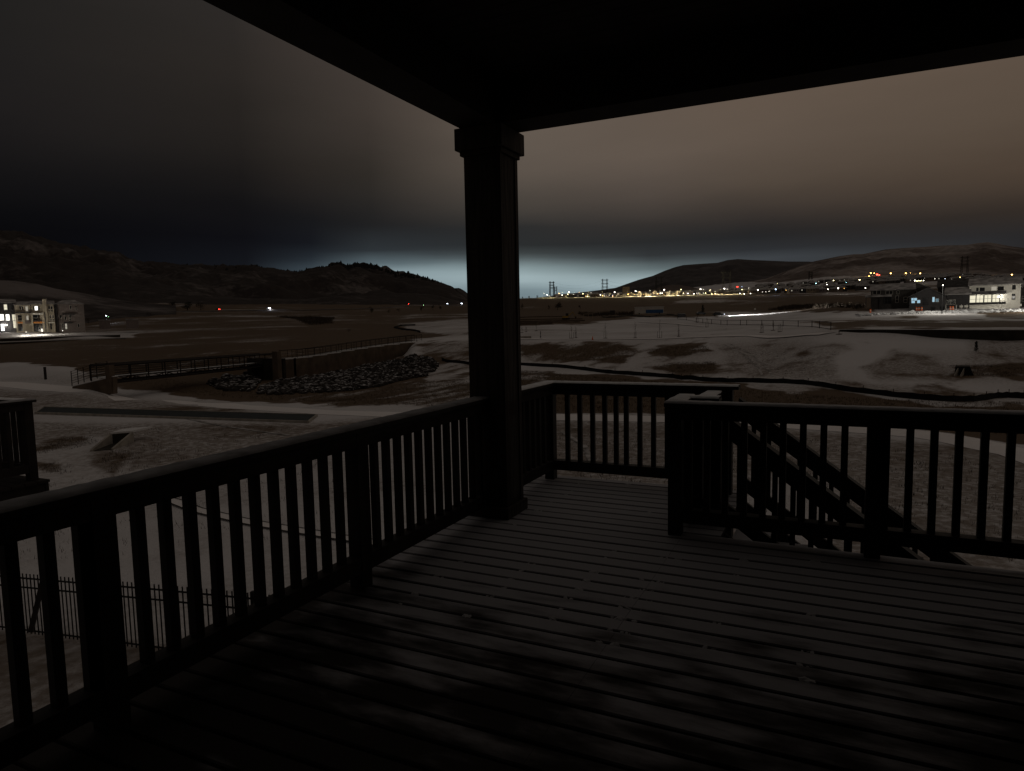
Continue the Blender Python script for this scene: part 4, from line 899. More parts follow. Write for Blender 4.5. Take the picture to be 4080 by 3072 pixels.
for i, (px, py, hp, lab) in enumerate(SAP):
    p, rz, sx, sz = frame_at(px, py, rmin=100); e = empty('sapling', p, random.random()*6, 'bare young tree '+lab, 'tree', 'bare saplings on the snowfield')
    m, b = sapling_mesh(hp*.4521*sz, i); m.build('trunk', 'bark', e); b.build('crown', 'bark', e)
    if hp > 60:
        MB().tube((-.4, 0, -.1), (-.4, 0, 1.3), .03, n=4).build('stake', 'bark', e); MB().tube((.4, 0, -.1), (.4, 0, 1.3), .03, n=4).build('stake', 'bark', e)
    MB().ball((0, 0, .0), .5, .25, .2).build('mulch_ring', 'soil', e)
def crown_cloud(w, h, n, seed, cone=False, leaf=.25, base=0.0):
    r = np.random.RandomState(seed); v = []; f = []
    lob = [(r.rand(3)*2-1)*[w*.33, w*.33, h*.26]+[0, 0, h*.55] for _ in range(7)]
    for i in range(n):
        if cone:
            t = r.rand()**.8; rad = w/2*(1-t)*(.75+.35*math.sin(t*34))*r.rand()**.4; a = r.rand()*6.28; c = np.array([math.cos(a)*rad, math.sin(a)*rad, base+t*(h-base)])
        else:
            L_ = lob[r.randint(7)]; d_ = r.randn(3); d_ /= np.linalg.norm(d_); c = L_+d_*np.array([w*.27, w*.27, h*.25])*r.rand()**.35; c[2] = max(c[2], base+.05*h)
        q = r.randn(2, 3)*leaf*.5; k = len(v); v += [tuple(c), tuple(c+q[0]), tuple(c+q[1])]; f.append((k, k+1, k+2))
    m = MB(); m.v = v; m.f = f; return m
def plant(name, px, py, wpx, hpx, label, cat='tree', cone=False, mat='needle', n=260, rmin=60, group=None, trunk=True, r=None):
    p, rz, sx, sz = frame_at(px, py, r, rmin=rmin); w = wpx*sx; h = hpx*sz
    e = empty(name, p, rz, label, cat, group)
    if trunk:
        t = MB(); t.tube((0, 0, -.2), (0, 0, h*.75), max(w*.045, .03), max(w*.015, .01), 5)
        for k in range(4): a = k*1.7; t.tube((0, 0, h*(.25+.1*k)), (math.cos(a)*w*.28, math.sin(a)*w*.28, h*(.5+.1*k)), w*.02, w*.008, 4)
        t.build('trunk', 'bark', e)
    crown_cloud(w, h, n, int(px), cone, leaf=max(.12, h*.10), base=h*(.02 if not trunk else .12)).build('crown', mat, e)
    return e
plant('evergreen_tree', 3889, 1403, 26, 42, 'small dark cone shaped evergreen alone on the snowy slope at right', cone=True, n=500)
plant('bare_tree', 2222, 1236, 34, 32, 'round dark bush tree on the brown field right of the column', n=500, mat='shrub', rmin=300)
plant('bare_tree', 2188, 1234, 10, 18, 'small dark bush left of the round bush tree on the brown field', n=200, mat='shrub', rmin=300)
plant('bare_tree', 2081, 1230, 14, 20, 'faint bush nearest to the column on the brown field', n=200, mat='shrub', rmin=300)
plant('bare_tree', 2311, 1232, 12, 17, 'small dark bush above the dirt rows', n=200, mat='shrub', rmin=300)
plant('shrub', 1392, 1323, 24, 16, 'single low dark shrub in the brown flats left of the column', 'shrub', n=250, mat='shrub', rmin=120, trunk=False)
plant('shrub', 1617, 1302, 15, 12, 'dark shrub beside the short black fence on the flats', 'shrub', n=200, mat='shrub', rmin=120, trunk=False)
plant('evergreen_tree', 1480, 1247, 22, 26, 'dark square crowned tree before the far road', n=300, rmin=450)
for px, py, w, h, lab in ((1590, 1243, 24, 16, 'low dark tree right of the square crowned tree'), (1680, 1240, 16, 22, 'dark tree under the green tinted road light'), (1725, 1236, 18, 20, 'dark tree in the middle of the roadside group'), (1757, 1234, 16, 20, 'dark tree at the right of the roadside group'), (1550, 1246, 18, 14, 'small dark bush left of the roadside group')):
    plant('roadside_tree', px, py, w, h, lab, n=200, rmin=450)
plant('roadside_tree', 747, 1237, 44, 34, 'large dark spreading tree left of the red tail lights', n=600, rmin=450)
plant('roadside_tree', 690, 1226, 36, 26, 'dark tree with snowy gap left of the spreading tree', n=400, rmin=450)
plant('roadside_tree', 800, 1236, 38, 36, 'faint bare tree right of the spreading tree', n=300, mat='shrub', rmin=450)
plant('roadside_tree', 600, 1258, 36, 14, 'low dark bush in the flats right of the townhouses', n=250, rmin=450)
for px in (523, 574, 610): plant('roadside_tree', px, 1188, 9, 10, 'tiny dark tree on the low hill above the townhouses', group='tiny trees on the low hill', n=60, r=800)
# willow thicket strip on the flats
pts = scatter_ground([(1100, 1262), (1330, 1268), (1315, 1290), (1230, 1297), (1190, 1275)], 700)
tag(tufts('brush', pts, 1.6, 'shrub', 6, 3.5), 'dark willow thicket in the middle of the brown flats', 'brush')
pts = scatter_ground([(2330, 1262), (2520, 1255), (2530, 1246), (2300, 1250)], 260)
tag(tufts('brush', pts, 2.0, 'shrub', 6, 2), 'dark brush left of the white and blue trailer', 'brush')
pts = scatter_ground([(3060, 1236), (3440, 1234), (3440, 1220), (3160, 1216)], 500)
tag(tufts('brush', pts, 1.6, 'shrub', 6, 2), 'dark brush left of the dark house on the right', 'brush')
# trees on the ridge line
rp = []
ry = lambda p: float(np.interp(p, [q[0] for q in LH], [q[1] for q in LH]))
for i in range(700):
    px = random.choice([random.uniform(1150, 1830), random.uniform(1300, 1800), random.uniform(560, 1300)]); r1 = float(np.interp(px, [-400, 1000, 1345, 1880], [2400, 2100, 1900, 1700])); k = random.random()**2*.16
    q = at_r(px, ry(px), r1); zb_ = gz(*(ray(px, 1200)[:2]*1000)); q = Vector((q.x*(1-k*.45), q.y*(1-k*.45), q.z-(q.z-zb_)*k*.9-2)); rp.append((q.x, q.y, q.z))
v = MB()
for q in rp:
    h = random.uniform(4, 8)*(1.5 if random.random() < .12 else 1); v.tube(q, (q[0], q[1], q[2]+h), h*.5, h*.06, 5)
tag(v.build('ridge_woods', 'ridge'), 'scattered dark trees along the crest of the left hill', 'woods', kind='stuff')

# ------------------------------------------------------------------ lamps
def point(parent, loc, col, W, rad=.25):
    l = bpy.data.lights.new('lamp_light', 'POINT'); l.energy = W; l.color = col; l.shadow_soft_size = rad
    o = bpy.data.objects.new('lamp_light', l); COL.objects.link(o); o.parent = parent; o.location = loc; return o
lamp_mesh = {}
def lamp(px, py, c, big, h=9.0, rmin=950, r=None, W=0, label=None, cat='street lamp', group=None, pole=True, name='street_lamp', rad=None, pmat='galv_dark'):
    p = hit(px, py, h, rmin) if r is None else at_r(px, py, r)
    if r is not None: p = Vector((p.x, p.y, p.z-h))
    rh = math.hypot(p.x, p.y); e = empty(name, p, -math.atan2(p.x, p.y), label, cat, group)
    if pole: MB().tube((0, 0, -2), (0, 0, h-.1), .10, .07, 5).build('pole', pmat, e); MB().tube((0, 0, h-.15), (0, -1.6, h+.1), .07, .05, 4).build('lamp_arm', 'galv', e)
    rr_ = rad if rad else rh*(.00076 if big == 2 else (.00052 if big == 1 else .00038))
    MB().ball((0, -1.6 if pole else 0, h), rr_, .8).build('lamp_head', ('lamp_' if big else 'dim_')+c, e)
    if W: point(e, (0, -2.4 if pole else 0, h-rr_-.4), LAMPC[c], W, .4)
    return e
L3 = [(370, 485, 'w', 0), (398, 498, 'w', 1), (415, 507, 'w', 0), (530, 500, 'w', 1), (590, 475, 'w', 2), (565, 508, 'y', 0), (680, 475, 'o', 0), (738, 508, 'o', 0), (752, 511, 'y', 1), (765, 510, 'y', 0), (785, 480, 'w', 0), (868, 498, 'w', 1), (900, 490, 'w', 0), (945, 500, 'w', 0), (993, 473, 'w', 2), (975, 500, 'b', 0), (1112, 493, 'o', 2), (1178, 465, 'w', 2), (1170, 495, 'o', 0), (1305, 458, 'w', 0), (1395, 483, 'w', 1), (1430, 453, 'w', 2), (1412, 483, 'w', 1), (1580, 450, 'y', 1), (1600, 483, 'y', 1), (1640, 485, 'w', 1), (1692, 488, 'w', 1), (1750, 447, 'w', 2), (1715, 483, 'w', 0), (1730, 483, 'w', 0), (1775, 450, 'w', 0), (1775, 482, 'w', 0), (1795, 482, 'y', 1), (1850, 490, 'y', 1), (1880, 467, 'w', 0), (1880, 485, 'y', 1), (1960, 443, 'w', 2), (1985, 446, 'w', 0), (2115, 425, 'b', 0), (2115, 450, 'y', 1), (2097, 485, 'w', 1), (2135, 490, 'w', 1), (2175, 437, 'w', 0), (2190, 485, 'w', 1)]
L4 = [(40, 540, 'w', 2), (78, 548, 'w', 0), (105, 538, 'w', 0), (130, 538, 'w', 0), (158, 475, 'y', 1), (162, 515, 'y', 1), (185, 535, 'b', 2), (210, 512, 'b', 0), (200, 470, 'y', 0), (270, 525, 'o', 0), (370, 473, 'b', 1), (465, 515, 'o', 0), (515, 470, 't', 1), (560, 515, 'w', 1), (600, 465, 'w', 0), (603, 480, 'w', 2), (612, 517, 'w', 1), (640, 483, 'o', 0), (658, 445, 'y', 1), (695, 513, 'w', 2), (745, 510, 'o', 0), (763, 462, 't', 1), (870, 440, 'y', 2), (918, 507, 'w', 1), (960, 505, 'o', 0), (1040, 445, 't', 1), (1322, 447, 'w', 2), (1340, 450, 'y', 1), (1355, 448, 'y', 1), (1370, 448, 'y', 1), (1392, 447, 'w', 1), (1568, 432, 'c', 0), (1788, 433, 'b', 1), (1872, 423, 'b', 1), (2113, 398, 'o', 2), (1690, 420, 'o', 1), (1485, 432, 'w', 0), (948, 410, 'o', 1), (962, 385, 'o', 2), (978, 384, 'w', 1), (990, 386, 'o', 1), (1125, 387, 'o', 2), (1210, 410, 'b', 1), (1248, 387, 'o', 2), (1285, 385, 'o', 0), (1365, 388, 'o', 2), (1413, 418, 'b', 1)]
CN = {'w': 'white', 'y': 'yellow', 'o': 'orange', 'b': 'bluish', 't': 'teal', 'c': 'cool white'}
SZ = {0: 'tiny', 1: 'small', 2: 'bright'}
for (x, y, c, b) in L3:
    px, py = 2000+.4521*x, 950+.4521*y
    lab = f'{SZ[b]} {CN[c]} lamp on the road along the edge of the far town'
    edge = py > 1165
    lamp(px, py, c, b, 9 if b == 2 else 6, r=(1085+8*(b == 0)) if edge else random.uniform(1110, 1135), W=0, label=lab, group=f'{SZ[b]} {CN[c]} lamps along the edge of the far town')
for (x, y, c, b) in L4:
    px, py = 3000+.4882*x, 900+.4882*y; near = py > 1140
    lab = f'{SZ[b]} {CN[c]} light among the houses on the rising right part of the town' if py > 1100 else f'{SZ[b]} {CN[c]} street lamp on the hillside road'
    lamp(px, py, c, b, 8 if b == 2 else 5, rmin=1000, W=(9000 if (py < 1100 and b == 2) else (1500 if b == 2 else 0)), label=lab, group=f'{SZ[b]} {CN[c]} lights ' + ('in the right part of the town' if py > 1100 else 'of the hillside road'))
for i in range(30):
    px = random.uniform(2170, 2960); c = random.choice('oyywwo'); lamp(px, random.uniform(1168, 1181), c, random.choice((0, 0, 1)), 4, r=random.uniform(1100, 1150), label=f'tiny {CN[c]} window or porch light low in the far town', cat='porch light', name='porch_light', group=f'tiny {CN[c]} lights low in the far town', pole=False)
# lamps that light the town-edge road
for px in (2168, 2200, 2240, 2290, 2345, 2400, 2450, 2500, 2550, 2590, 2630, 2670, 2710, 2750, 2790, 2830, 2870, 2900, 2925):
    d_ = ray(px, 1180); rr_ = 1096+random.uniform(-2, 2); x_, y_ = d_[0]*rr_, d_[1]*rr_
    e = empty('street_lamp', (x_, y_, gz(x_, y_)), -math.atan2(x_, y_), 'faint warm street lamp lighting the far road along the town edge', 'street lamp', 'faint street lamps on the town edge road')
    MB().tube((0, 0, -1), (0, 0, 8.4), .14, .09, 5).build('pole', 'galv', e); MB().ball((0, 0, 8.6), .22, .6).build('lamp_head', 'dim_y', e)
    point(e, (0, 0, 8.1), (1, .84, .5), 9000 if 2500 < px else 5000, .3)
red = lamp(3495, 1094, 'r', 2, 4, rmin=1200, W=2500, label='bright red beacon light on the hillside road', cat='beacon', name='warning_beacon', rad=2.2)
red = lamp(3503, 1096, 'r', 2, 4, rmin=1200, label='second red beacon light just right of the brightest red one', cat='beacon', name='warning_beacon', rad=1.6)
red = lamp(2938, 1143, 'r', 0, 4, r=1250, label='dim wide red sign light behind the far town', cat='beacon', name='warning_beacon', rad=1.6)
rdh = [hit(3000+.4882*x, 900+.4882*y, rmin=1300) for x, y in [(800, 418), (940, 414), (1060, 411), (1200, 412), (1400, 414), (1500, 420)]]
drape('road', rdh, [14]*len(rdh), MAT['roadsnow'], 1.2, thick=.6)
# left distant lamps
lamp(423, 1258, 'c', 2, 5, rmin=280, W=700, label='bright bluish white yard light right of the townhouses', cat='yard light', name='yard_light', rad=.30)
lamp(432, 1262, 'g', 0, 4, rmin=280, label='tiny green light next to the bluish yard light', cat='yard light', name='yard_light', rad=.15)

# ------------------------------------------------------------------ cars
def car(name, p, rz, paint, label, head=0, tail=0, spot=0, scale=1.0, group=None, hr=.12):
    e = empty(name, p, rz, label, 'car', group); e.scale = (scale,)*3
    MB().prism([(-2.2, .35), (2.2, .35), (2.25, .75), (1.5, .95), (-2.15, 1.0), (-2.25, .7)], -.9, .9).build('body', paint, e)
    MB().prism([(-1.9, .99), (1.2, .96), (.5, 1.5), (-1.3, 1.52)], -.78, .78).build('cabin', 'glass', e)
    for x in (-1.4, 1.4):
        for y in (-.92, .72): MB().tube((x, y, .34), (x, y+.2, .34), .34, n=12).build('wheel', 'rubber', e)
    for y in (-.65, .65):
        if head: MB().ball((2.3, y, .70), hr, .7).build('headlight', 'lamp_c', e)
        if tail: MB().ball((-2.3, y, .80), hr, .7).build('tail_light', 'lamp_r', e)
    if spot:
        l = bpy.data.lights.new('beam', 'SPOT'); l.energy = spot; l.spot_size = math.radians(70); l.spot_blend = .8; l.color = (1, .97, .9); l.shadow_soft_size = .1
        o = bpy.data.objects.new('beam', l); COL.objects.link(o); o.parent = e; o.location = (2.6, 0, .75); o.rotation_euler = (0, math.radians(-84), 0)
    return e
q = hit(1067, 1234, 0, 600); car('parked_car', q+up*1.0, 0.2, 'carw', 'car with dazzling blue white headlights on the far road', head=1, hr=1.0, group=None)
point(bpy.data.objects['parked_car'], (3.2, 0, .9), (.7, .8, 1), 6000, .5)
q = hit(868, 1239, 0, 600); car('driving_car', q+up*1.0, math.pi, 'carp', 'car with red tail lights on the far road left of the headlights', tail=1, hr=.30)
q = hit(1623, 1216, 0, 700); car('driving_car', q+up*1.0, math.pi, 'carp', 'car with red tail lights at the foot of the left hill', tail=1, hr=.30)
q = hit(1777, 1214.6, 0, 700); car('driving_car', q+up*1.0, 0, 'carw', 'car with small white headlights on the road near the column', head=1, hr=.45)
q = hit(1834, 1214, 0, 700); car('driving_car', q+up*1.0, 0, 'carw', 'car with bright white headlights right beside the column', head=1, hr=.7)
lamp(1687, 1216, 'g', 0, 5, rmin=700, label='tiny green light on the road at the foot of the left hill', cat='street lamp', rad=.4)
# pale bar standing in for the headlight trail along the far road
gl = empty('light_trail_bar', rd[4], 0, 'pale bar standing in for the light trail between the tail lights and the headlights', 'light trail'); m = MB()
ra = [hit(px, py, 0, 600) for px, py in ((866, 1241), (960, 1239.5), (1066, 1238))]
for a, b in zip(ra[:-1], ra[1:]): m.tube(a-rd[4]+up*1.6, b-rd[4]+up*1.6, .22, n=4)
m.build('rail', 'white', gl)
for t in np.linspace(0, 1, 12):
    q = ra[0].lerp(ra[2], float(t))-rd[4]; MB().tube(q, q+up*1.5, .08, n=4).build('post', 'galv', gl)
# car with headlights lighting the snowy road, centre right
q = hit(2862, 1259, 0, 150); p_, rz_, _, _ = frame_at(2862, 1259, rmin=150)
car('parked_car', q, rz_, 'carp', 'dark parked car whose headlights light the snowy road', head=1, spot=150000, hr=.10)
point(bpy.data.objects['parked_car.001'], (7, -1, 1.6), (1, .97, .9), 1500, .3); point(bpy.data.objects['parked_car.001'], (14, -1, 1.8), (1, .97, .9), 1500, .3)  # fill lights added ahead of the car to brighten the snow strip
q2 = hit(2793, 1254, 0, 150); car('parked_car', q2, rz_+.3, 'carp', 'dark parked car with snowy roof beside the small pine', head=0)

# ------------------------------------------------------------------ buildings
def bldg(name, label, px0, px1, py, r, depth, wt, mat, roof=None, wins=(), group=None, cat='house', dx=0, rotz=0.0, eave=.35, rmat='roof'):
    """front wall between picture columns px0..px1 standing on row py at distance r; wt = wall top row; roof = ('gable_x', ridge row) ..."""
    pc_ = (px0+px1)/2; p = at_r(pc_, py, r); a = math.atan2(p.x, p.y); D = r*math.cos(a+YAW); sx = D*math.cos(a+YAW)/FPX; sz = D/FPX
    e = empty(name, p, -a+rotz, label, cat, group)
    def XZ(px, q): return (px-pc_)*sx, (py-.02*(px-pc_)-q)*sz
    w = (px1-px0)*sx/2; h = XZ(pc_, wt)[1]
    MB().box(-w, w, 0, depth, -2.5, h).build('wall', mat, e)
    if roof:
        k, ry_ = roof[0], roof[1]; hr_ = XZ(pc_, ry_)[1]
        E_ = eave
        if k == 'side':      # ridge parallel to the front
            MB().hexa([(-w-E_, -E_, h+.005), (w+E_, -E_, h+.005), (w+E_, depth/2, hr_-.22), (-w-E_, depth/2, hr_-.22), (-w-E_, -E_, h+.22), (w+E_, -E_, h+.22), (w+E_, depth/2, hr_), (-w-E_, depth/2, hr_)]).build('roof', rmat, e)
            MB().hexa([(-w-E_, depth/2, hr_-.22), (w+E_, depth/2, hr_-.22), (w+E_, depth+E_, h+.005), (-w-E_, depth+E_, h+.005), (-w-E_, depth/2, hr_), (w+E_, depth/2, hr_), (w+E_, depth+E_, h+.22), (-w-E_, depth+E_, h+.22)]).build('roof', rmat, e)
            for s_ in (-1, 1):
                m = MB(); x = s_*(w-.02); b_ = len(m.v); m.v += [(x, 0, h), (x, depth, h), (x, depth/2, hr_-.2), (x-s_*.2, 0, h), (x-s_*.2, depth, h), (x-s_*.2, depth/2, hr_-.2)]; m.f += [(0, 1, 2), (3, 5, 4), (0, 2, 5, 3), (1, 4, 5, 2), (0, 3, 4, 1)]; m.build('gable', mat, e)
        elif k == 'front':   # gable faces us
            MB().prism([(-w, h), (w, h), (0, hr_-.2)], 0, depth).build('gable', mat, e)
            for s_ in (-1, 1):
                MB().prism([(0, hr_-.2), (s_*(w+E_), h-.2*0-E_*.3), (s_*(w+E_), h+.22-E_*.3), (0, hr_)][::s_], -E_, depth+E_).build('roof', rmat, e)
        elif k == 'hip':
            m = MB(); b0 = [(-w-E_, -E_, h+.01), (w+E_, -E_, h+.01), (w+E_, depth+E_, h+.01), (-w-E_, depth+E_, h+.01)]; t0 = [(-w*.4, depth*.45, hr_), (w*.4, depth*.45, hr_), (w*.4, depth*.55, hr_), (-w*.4, depth*.55, hr_)]
            m.hexa(b0+t0).build('roof', rmat, e)
    for wn in wins:
        x0, z1 = XZ(wn[0], wn[2]); x1, z0 = XZ(wn[1], wn[3]); mt = wn[4]; nm = wn[5] if len(wn) > 5 else 'window'
        fr = .07
        f = MB(); y0, y1 = -.06, .03
        f.box(x0-fr, x1+fr, y0, y1, z1, z1+fr); f.box(x0-fr, x1+fr, y0, y1, z0-fr, z0); f.box(x0-fr, x0, y0, y1, z0, z1); f.box(x1, x1+fr, y0, y1, z0, z1)
        if x1-x0 > 1.4: f.box((x0+x1)/2-.04, (x0+x1)/2+.04, y0, y1, z0, z1)
        if z1-z0 > 1.3: f.box(x0, x1, y0, y1, (z0+z1)/2-.035, (z0+z1)/2+.035)
        fo = f.build(nm, 'white' if nm == 'window' else 'charc', e)
        MB().box(x0, x1, -.03, .02, z0, z1).build('pane', mt, fo)
    return e, XZ
# left townhouses
R1 = 268
hA, XA = bldg('townhouse', 'dark charcoal townhouse with bright lit windows at the left edge', -90, 70, 1325, R1, 12, 1209, 'charc', ('side', 1190), [
    (25, 37, 1214, 1234, 'win_w'), (1, 20, 1253, 1276, 'win_c'), (29, 43, 1253, 1276, 'win_c'), (55, 62, 1253, 1276, 'win_w'), (64, 70, 1253, 1276, 'win_w'), (57, 63, 1279, 1306, 'win_w'), (65, 71, 1279, 1306, 'win_w'), (6, 19, 1291, 1318, 'win_c', 'door')])
x, z = XA(26, 1295); MB().ball((x, -.5, z), .32, .8).build('porch_lamp', 'lamp_w', hA); point(hA, (x, -1.6, z), (1, .95, .85), 260, .2)
hB, XB = bldg('townhouse', 'narrow beige townhouse with balcony and orange lit beam between the dark house and the tower', 67, 131, 1323, R1-1, 11, 1217, 'beige', ('side', 1200), [
    (86, 92, 1222, 1236, 'glass'), (95, 101, 1222, 1236, 'glass'), (110, 119, 1222, 1240, 'win_d'), (110, 118, 1259, 1275, 'win_d'), (76, 92, 1257, 1278, 'glass'), (75, 92, 1292, 1318, 'glass', 'garage_door')])
def pbox(e, XZf, px0, px1, py0, py1, y0, y1, mat, nm):
    x0, z1 = XZf(px0, py0); x1, z0 = XZf(px1, py1); return MB().box(x0, x1, y0, y1, z0, z1).build(nm, mat, e)
pbox(hB, XB, 92, 102, 1248, 1320, -.9, .0, 'beige', 'pier'); pbox(hB, XB, 68, 131, 1244, 1248, -1.2, 0, 'charc', 'balcony_roof'); pbox(hB, XB, 74, 94, 1284, 1288, -1.0, 0, 'orange', 'balcony_beam')
pbox(hB, XB, 103, 126, 1277, 1290, -.9, -.02, 'greyw', 'balcony_panel')
hC, XC = bldg('townhouse', 'beige townhouse with tall chimney tower and orange balcony beam', 134, 222, 1323, R1-2, 11, 1214, 'beige', ('side', 1197), [
    (141, 146, 1222, 1236, 'glass'), (147, 158, 1222, 1237, 'win_c'), (160, 166, 1222, 1236, 'glass'), (137, 176, 1256, 1279, 'glass'), (138, 160, 1291, 1320, 'glass', 'garage_door'), (164, 172, 1291, 1320, 'glass', 'door'),
    (200, 207, 1221, 1232, 'glass'), (210, 217, 1221, 1232, 'glass'), (200, 207, 1237, 1241, 'glass'), (210, 217, 1237, 1241, 'glass'), (204, 209, 1256, 1268, 'glass'), (214, 219, 1256, 1268, 'glass'), (205, 210, 1272, 1277, 'glass'), (214, 220, 1272, 1277, 'glass'), (203, 208, 1290, 1312, 'glass', 'door')])
pbox(hC, XC, 178, 194, 1193, 1322, -1.5, 1.5, 'beige', 'chimney_tower'); pbox(hC, XC, 130, 178, 1249, 1255, -1.6, 0, 'white', 'balcony_beam'); pbox(hC, XC, 134, 179, 1283, 1288, -1.6, 0, 'orange', 'balcony_beam')
pbox(hC, XC, 130, 136, 1249, 1322, -1.6, -.9, 'beige', 'pier'); pbox(hC, XC, 172, 178, 1255, 1322, -1.6, -.9, 'beige', 'pier'); pbox(hC, XC, 195, 222, 1284, 1287, -1.4, 0, 'white', 'porch_roof'); pbox(hC, XC, 163, 172, 1257, 1279, -.25, -.1, 'beige', 'shutter'); pbox(hC, XC, 137, 171, 1276, 1283, -1.5, -1.42, 'charc', 'balcony_rail')
pbox(hC, XC, 182, 186, 1245, 1322, -1.7, -1.55, 'charc', 'downpipe')
hD, XD = bldg('townhouse', 'large unlit grey townhouse at the right end of the row', 226, 342, 1322, R1, 13, 1213, 'greyw', ('hip', 1194), [
    (286, 292, 1218, 1233, 'glass'), (308, 313, 1218, 1235, 'glass'), (243, 250, 1257, 1268, 'glass'), (262, 268, 1262, 1275, 'glass'), (280, 288, 1256, 1266, 'glass'), (250, 255, 1290, 1308, 'glass'), (262, 269, 1290, 1311, 'win_d', 'door'), (312, 318, 1290, 1303, 'glass'), (280, 287, 1270, 1277, 'glass')])
pbox(hD, XD, 253, 303, 1251, 1254, -1.2, 0, 'charc', 'balcony_roof'); pbox(hD, XD, 258, 292, 1284, 1288, -1.2, 0, 'charc', 'balcony_beam'); pbox(hD, XD, 226, 236, 1214, 1322, -.6, 0, 'charc', 'pier')
# yard lamps that light the fronts
for i, (px, W, lab) in enumerate(((104, 420, 'short lamp post in front of the narrow beige townhouse'), (168, 520, 'short lamp post in front of the tower townhouse'), (250, 60, 'short lamp post in front of the grey townhouse'))):
    p = at_r(px, 1325, R1-13); p = Vector((p.x, p.y, gz(p.x, p.y))); e = empty('lamp_post', p, 0, lab, 'lamp post'); MB().tube((0, 0, -.2), (0, 0, 1.0), .05, n=6).build('pole', 'charc', e); MB().ball((0, 0, 1.1), .10, .8).build('lamp_head', 'dim_w', e)
    point(e, (0, 0, 1.5), (1, .93, .78), W, .3)
# sheds by the yard light
bldg('shed', 'low pale shed right of the bluish yard light', 502, 552, 1283, 300, 6, 1274, 'greyw', ('side', 1270), cat='shed', eave=.1)
bldg('shed', 'low pale shed below the bluish yard light', 395, 440, 1284, 296, 6, 1277, 'greyw', ('side', 1274), cat='shed', eave=.1)
plant('roadside_tree', 352, 1286, 36, 24, 'pale bushy tree between the grey townhouse and the sheds', mat='straw', n=300, r=285)
# right houses
R2 = 228
h1, X1 = bldg('house', 'dark two storey house with covered patio, left of the gabled house', 3468, 3640, 1222, R2, 11, 1157, 'darkh', ('side', 1128), [(3476, 3506, 1158, 1172, 'glass'), (3528, 3555, 1160, 1172, 'glass'), (3572, 3580, 1160, 1172, 'glass'), (3520, 3550, 1185, 1210, 'glass', 'door'), (3568, 3578, 1180, 1205, 'glass'), (3600, 3612, 1185, 1205, 'glass')])
pbox(h1, X1, 3446, 3552, 1178, 1183, -4, -.1, 'roof', 'patio_roof'); 
for px in (3449, 3522): pbox(h1, X1, px, px+3, 1183, 1224, -3.9, -3.6, 'charc', 'patio_post')
h1b, X1b = bldg('house', 'plain dark house end wall behind the gabled house', 3600, 3700, 1222, R2+10, 10, 1150, 'darkh', ('front', 1126), [(3640, 3650, 1160, 1175, 'glass')])
h2, X2 = bldg('house', 'low black gabled house with two blue lit windows', 3622, 3766, 1224, R2-14, 12, 1182, 'charc', ('front', 1146), [(3630, 3639, 1188, 1197, 'win_b'), (3641, 3652, 1188, 1197, 'win_b'), (3631, 3644, 1199, 1207, 'win_b'), (3654, 3665, 1196, 1207, 'win_b'), (3714, 3722, 1185, 1203, 'win_b'), (3727, 3738, 1191, 1203, 'win_bd'), (3676, 3700, 1186, 1216, 'glass', 'door')], rmat='roofd')
h2b, X2b = bldg('house', 'low dark wing with snowy roof between the gabled house and the white house', 3766, 3862, 1221, R2-4, 12, 1175, 'charc', ('side', 1142), [(3770, 3805, 1196, 1212, 'glass')])
h3, X3 = bldg('house', 'white two storey house with brightly lit porch at the right edge', 3858, 4062, 1219, R2, 12, 1137, 'white', ('side', 1104), [
    (3862, 3885, 1178, 1206, 'win_w', 'patio_door'), (3889, 3916, 1177, 1206, 'win_w', 'patio_door'), (3921, 3948, 1176, 1204, 'win_w', 'patio_door'), (3953, 3980, 1175, 1204, 'win_w', 'patio_door'), (3886, 3896, 1146, 1160, 'glass'), (3900, 3921, 1146, 1160, 'glass'), (3947, 3968, 1143, 1158, 'win_d'), (3972, 3996, 1143, 1158, 'glass'), (4028, 4042, 1138, 1156, 'glass'), (4028, 4042, 1172, 1195, 'glass')])
pbox(h3, X3, 3858, 4006, 1163, 1172, -3.2, -.1, 'roofd', 'porch_roof')
for px in (3858, 3887, 3918, 3950, 3981): pbox(h3, X3, px, px+2.5, 1172, 1212, -3.0, -2.8, 'charc', 'porch_post')
pbox(h3, X3, 3856, 4006, 1206, 1212, -3.3, -3.15, 'charc', 'porch_rail')
x, z = X3(3979, 1183); MB().ball((x, -.6, z), .30, .8).build('porch_lamp', 'lamp_w', h3); point(h3, (x, -1.4, z), (1, .95, .8), 120, .2)
x, z = X3(3900, 1176); point(h3, (x, -1.4, z), (1, .93, .75), 110, .3)
x, z = X3(4010, 1178); point(h3, (x+1.5, -4.0, z-.5), (1, .95, .85), 50, .3)
h4, X4 = bldg('house', 'unlit dark house cut off by the right edge', 4064, 4240, 1219, R2+14, 12, 1140, 'darkh', ('side', 1112), [(4070, 4080, 1180, 1200, 'glass'), (4100, 4120, 1150, 1165, 'glass')])
h5, X5 = bldg('house', 'dark roofed house behind the low wing', 3735, 3870, 1200, R2+40, 12, 1145, 'charc', ('side', 1110), rmat='roofd')
lp = lamp(3757, 1137, 'w', 0, 7.4, r=R2-32, W=1700, label='tall street lamp on a slim pole before the low dark wing', rad=.16, pmat='silt')
lamp(4210, 1150, 'w', 1, 6, r=204, W=5500, label='unseen lamp added outside the right edge to light the snow', rad=.2)  # out-of-view lamp added to brighten the snow on the right
lamp(3420, 1150, 'w', 0, 7, r=196, W=0, label='unused lamp', rad=.05) if False else None
# low fence in front of the porch
lf = empty('picket_fence', at_r(3822, 1224, R2-8), -math.atan2(at_r(3822, 1224, R2-8).x, at_r(3822, 1224, R2-8).y), 'low pale picket fence before the lit porch', 'fence')
for i in range(12): MB().box(i*1.15, i*1.15+.85, 0, .06, -.1, .45).build('fence_panel', 'white', lf)
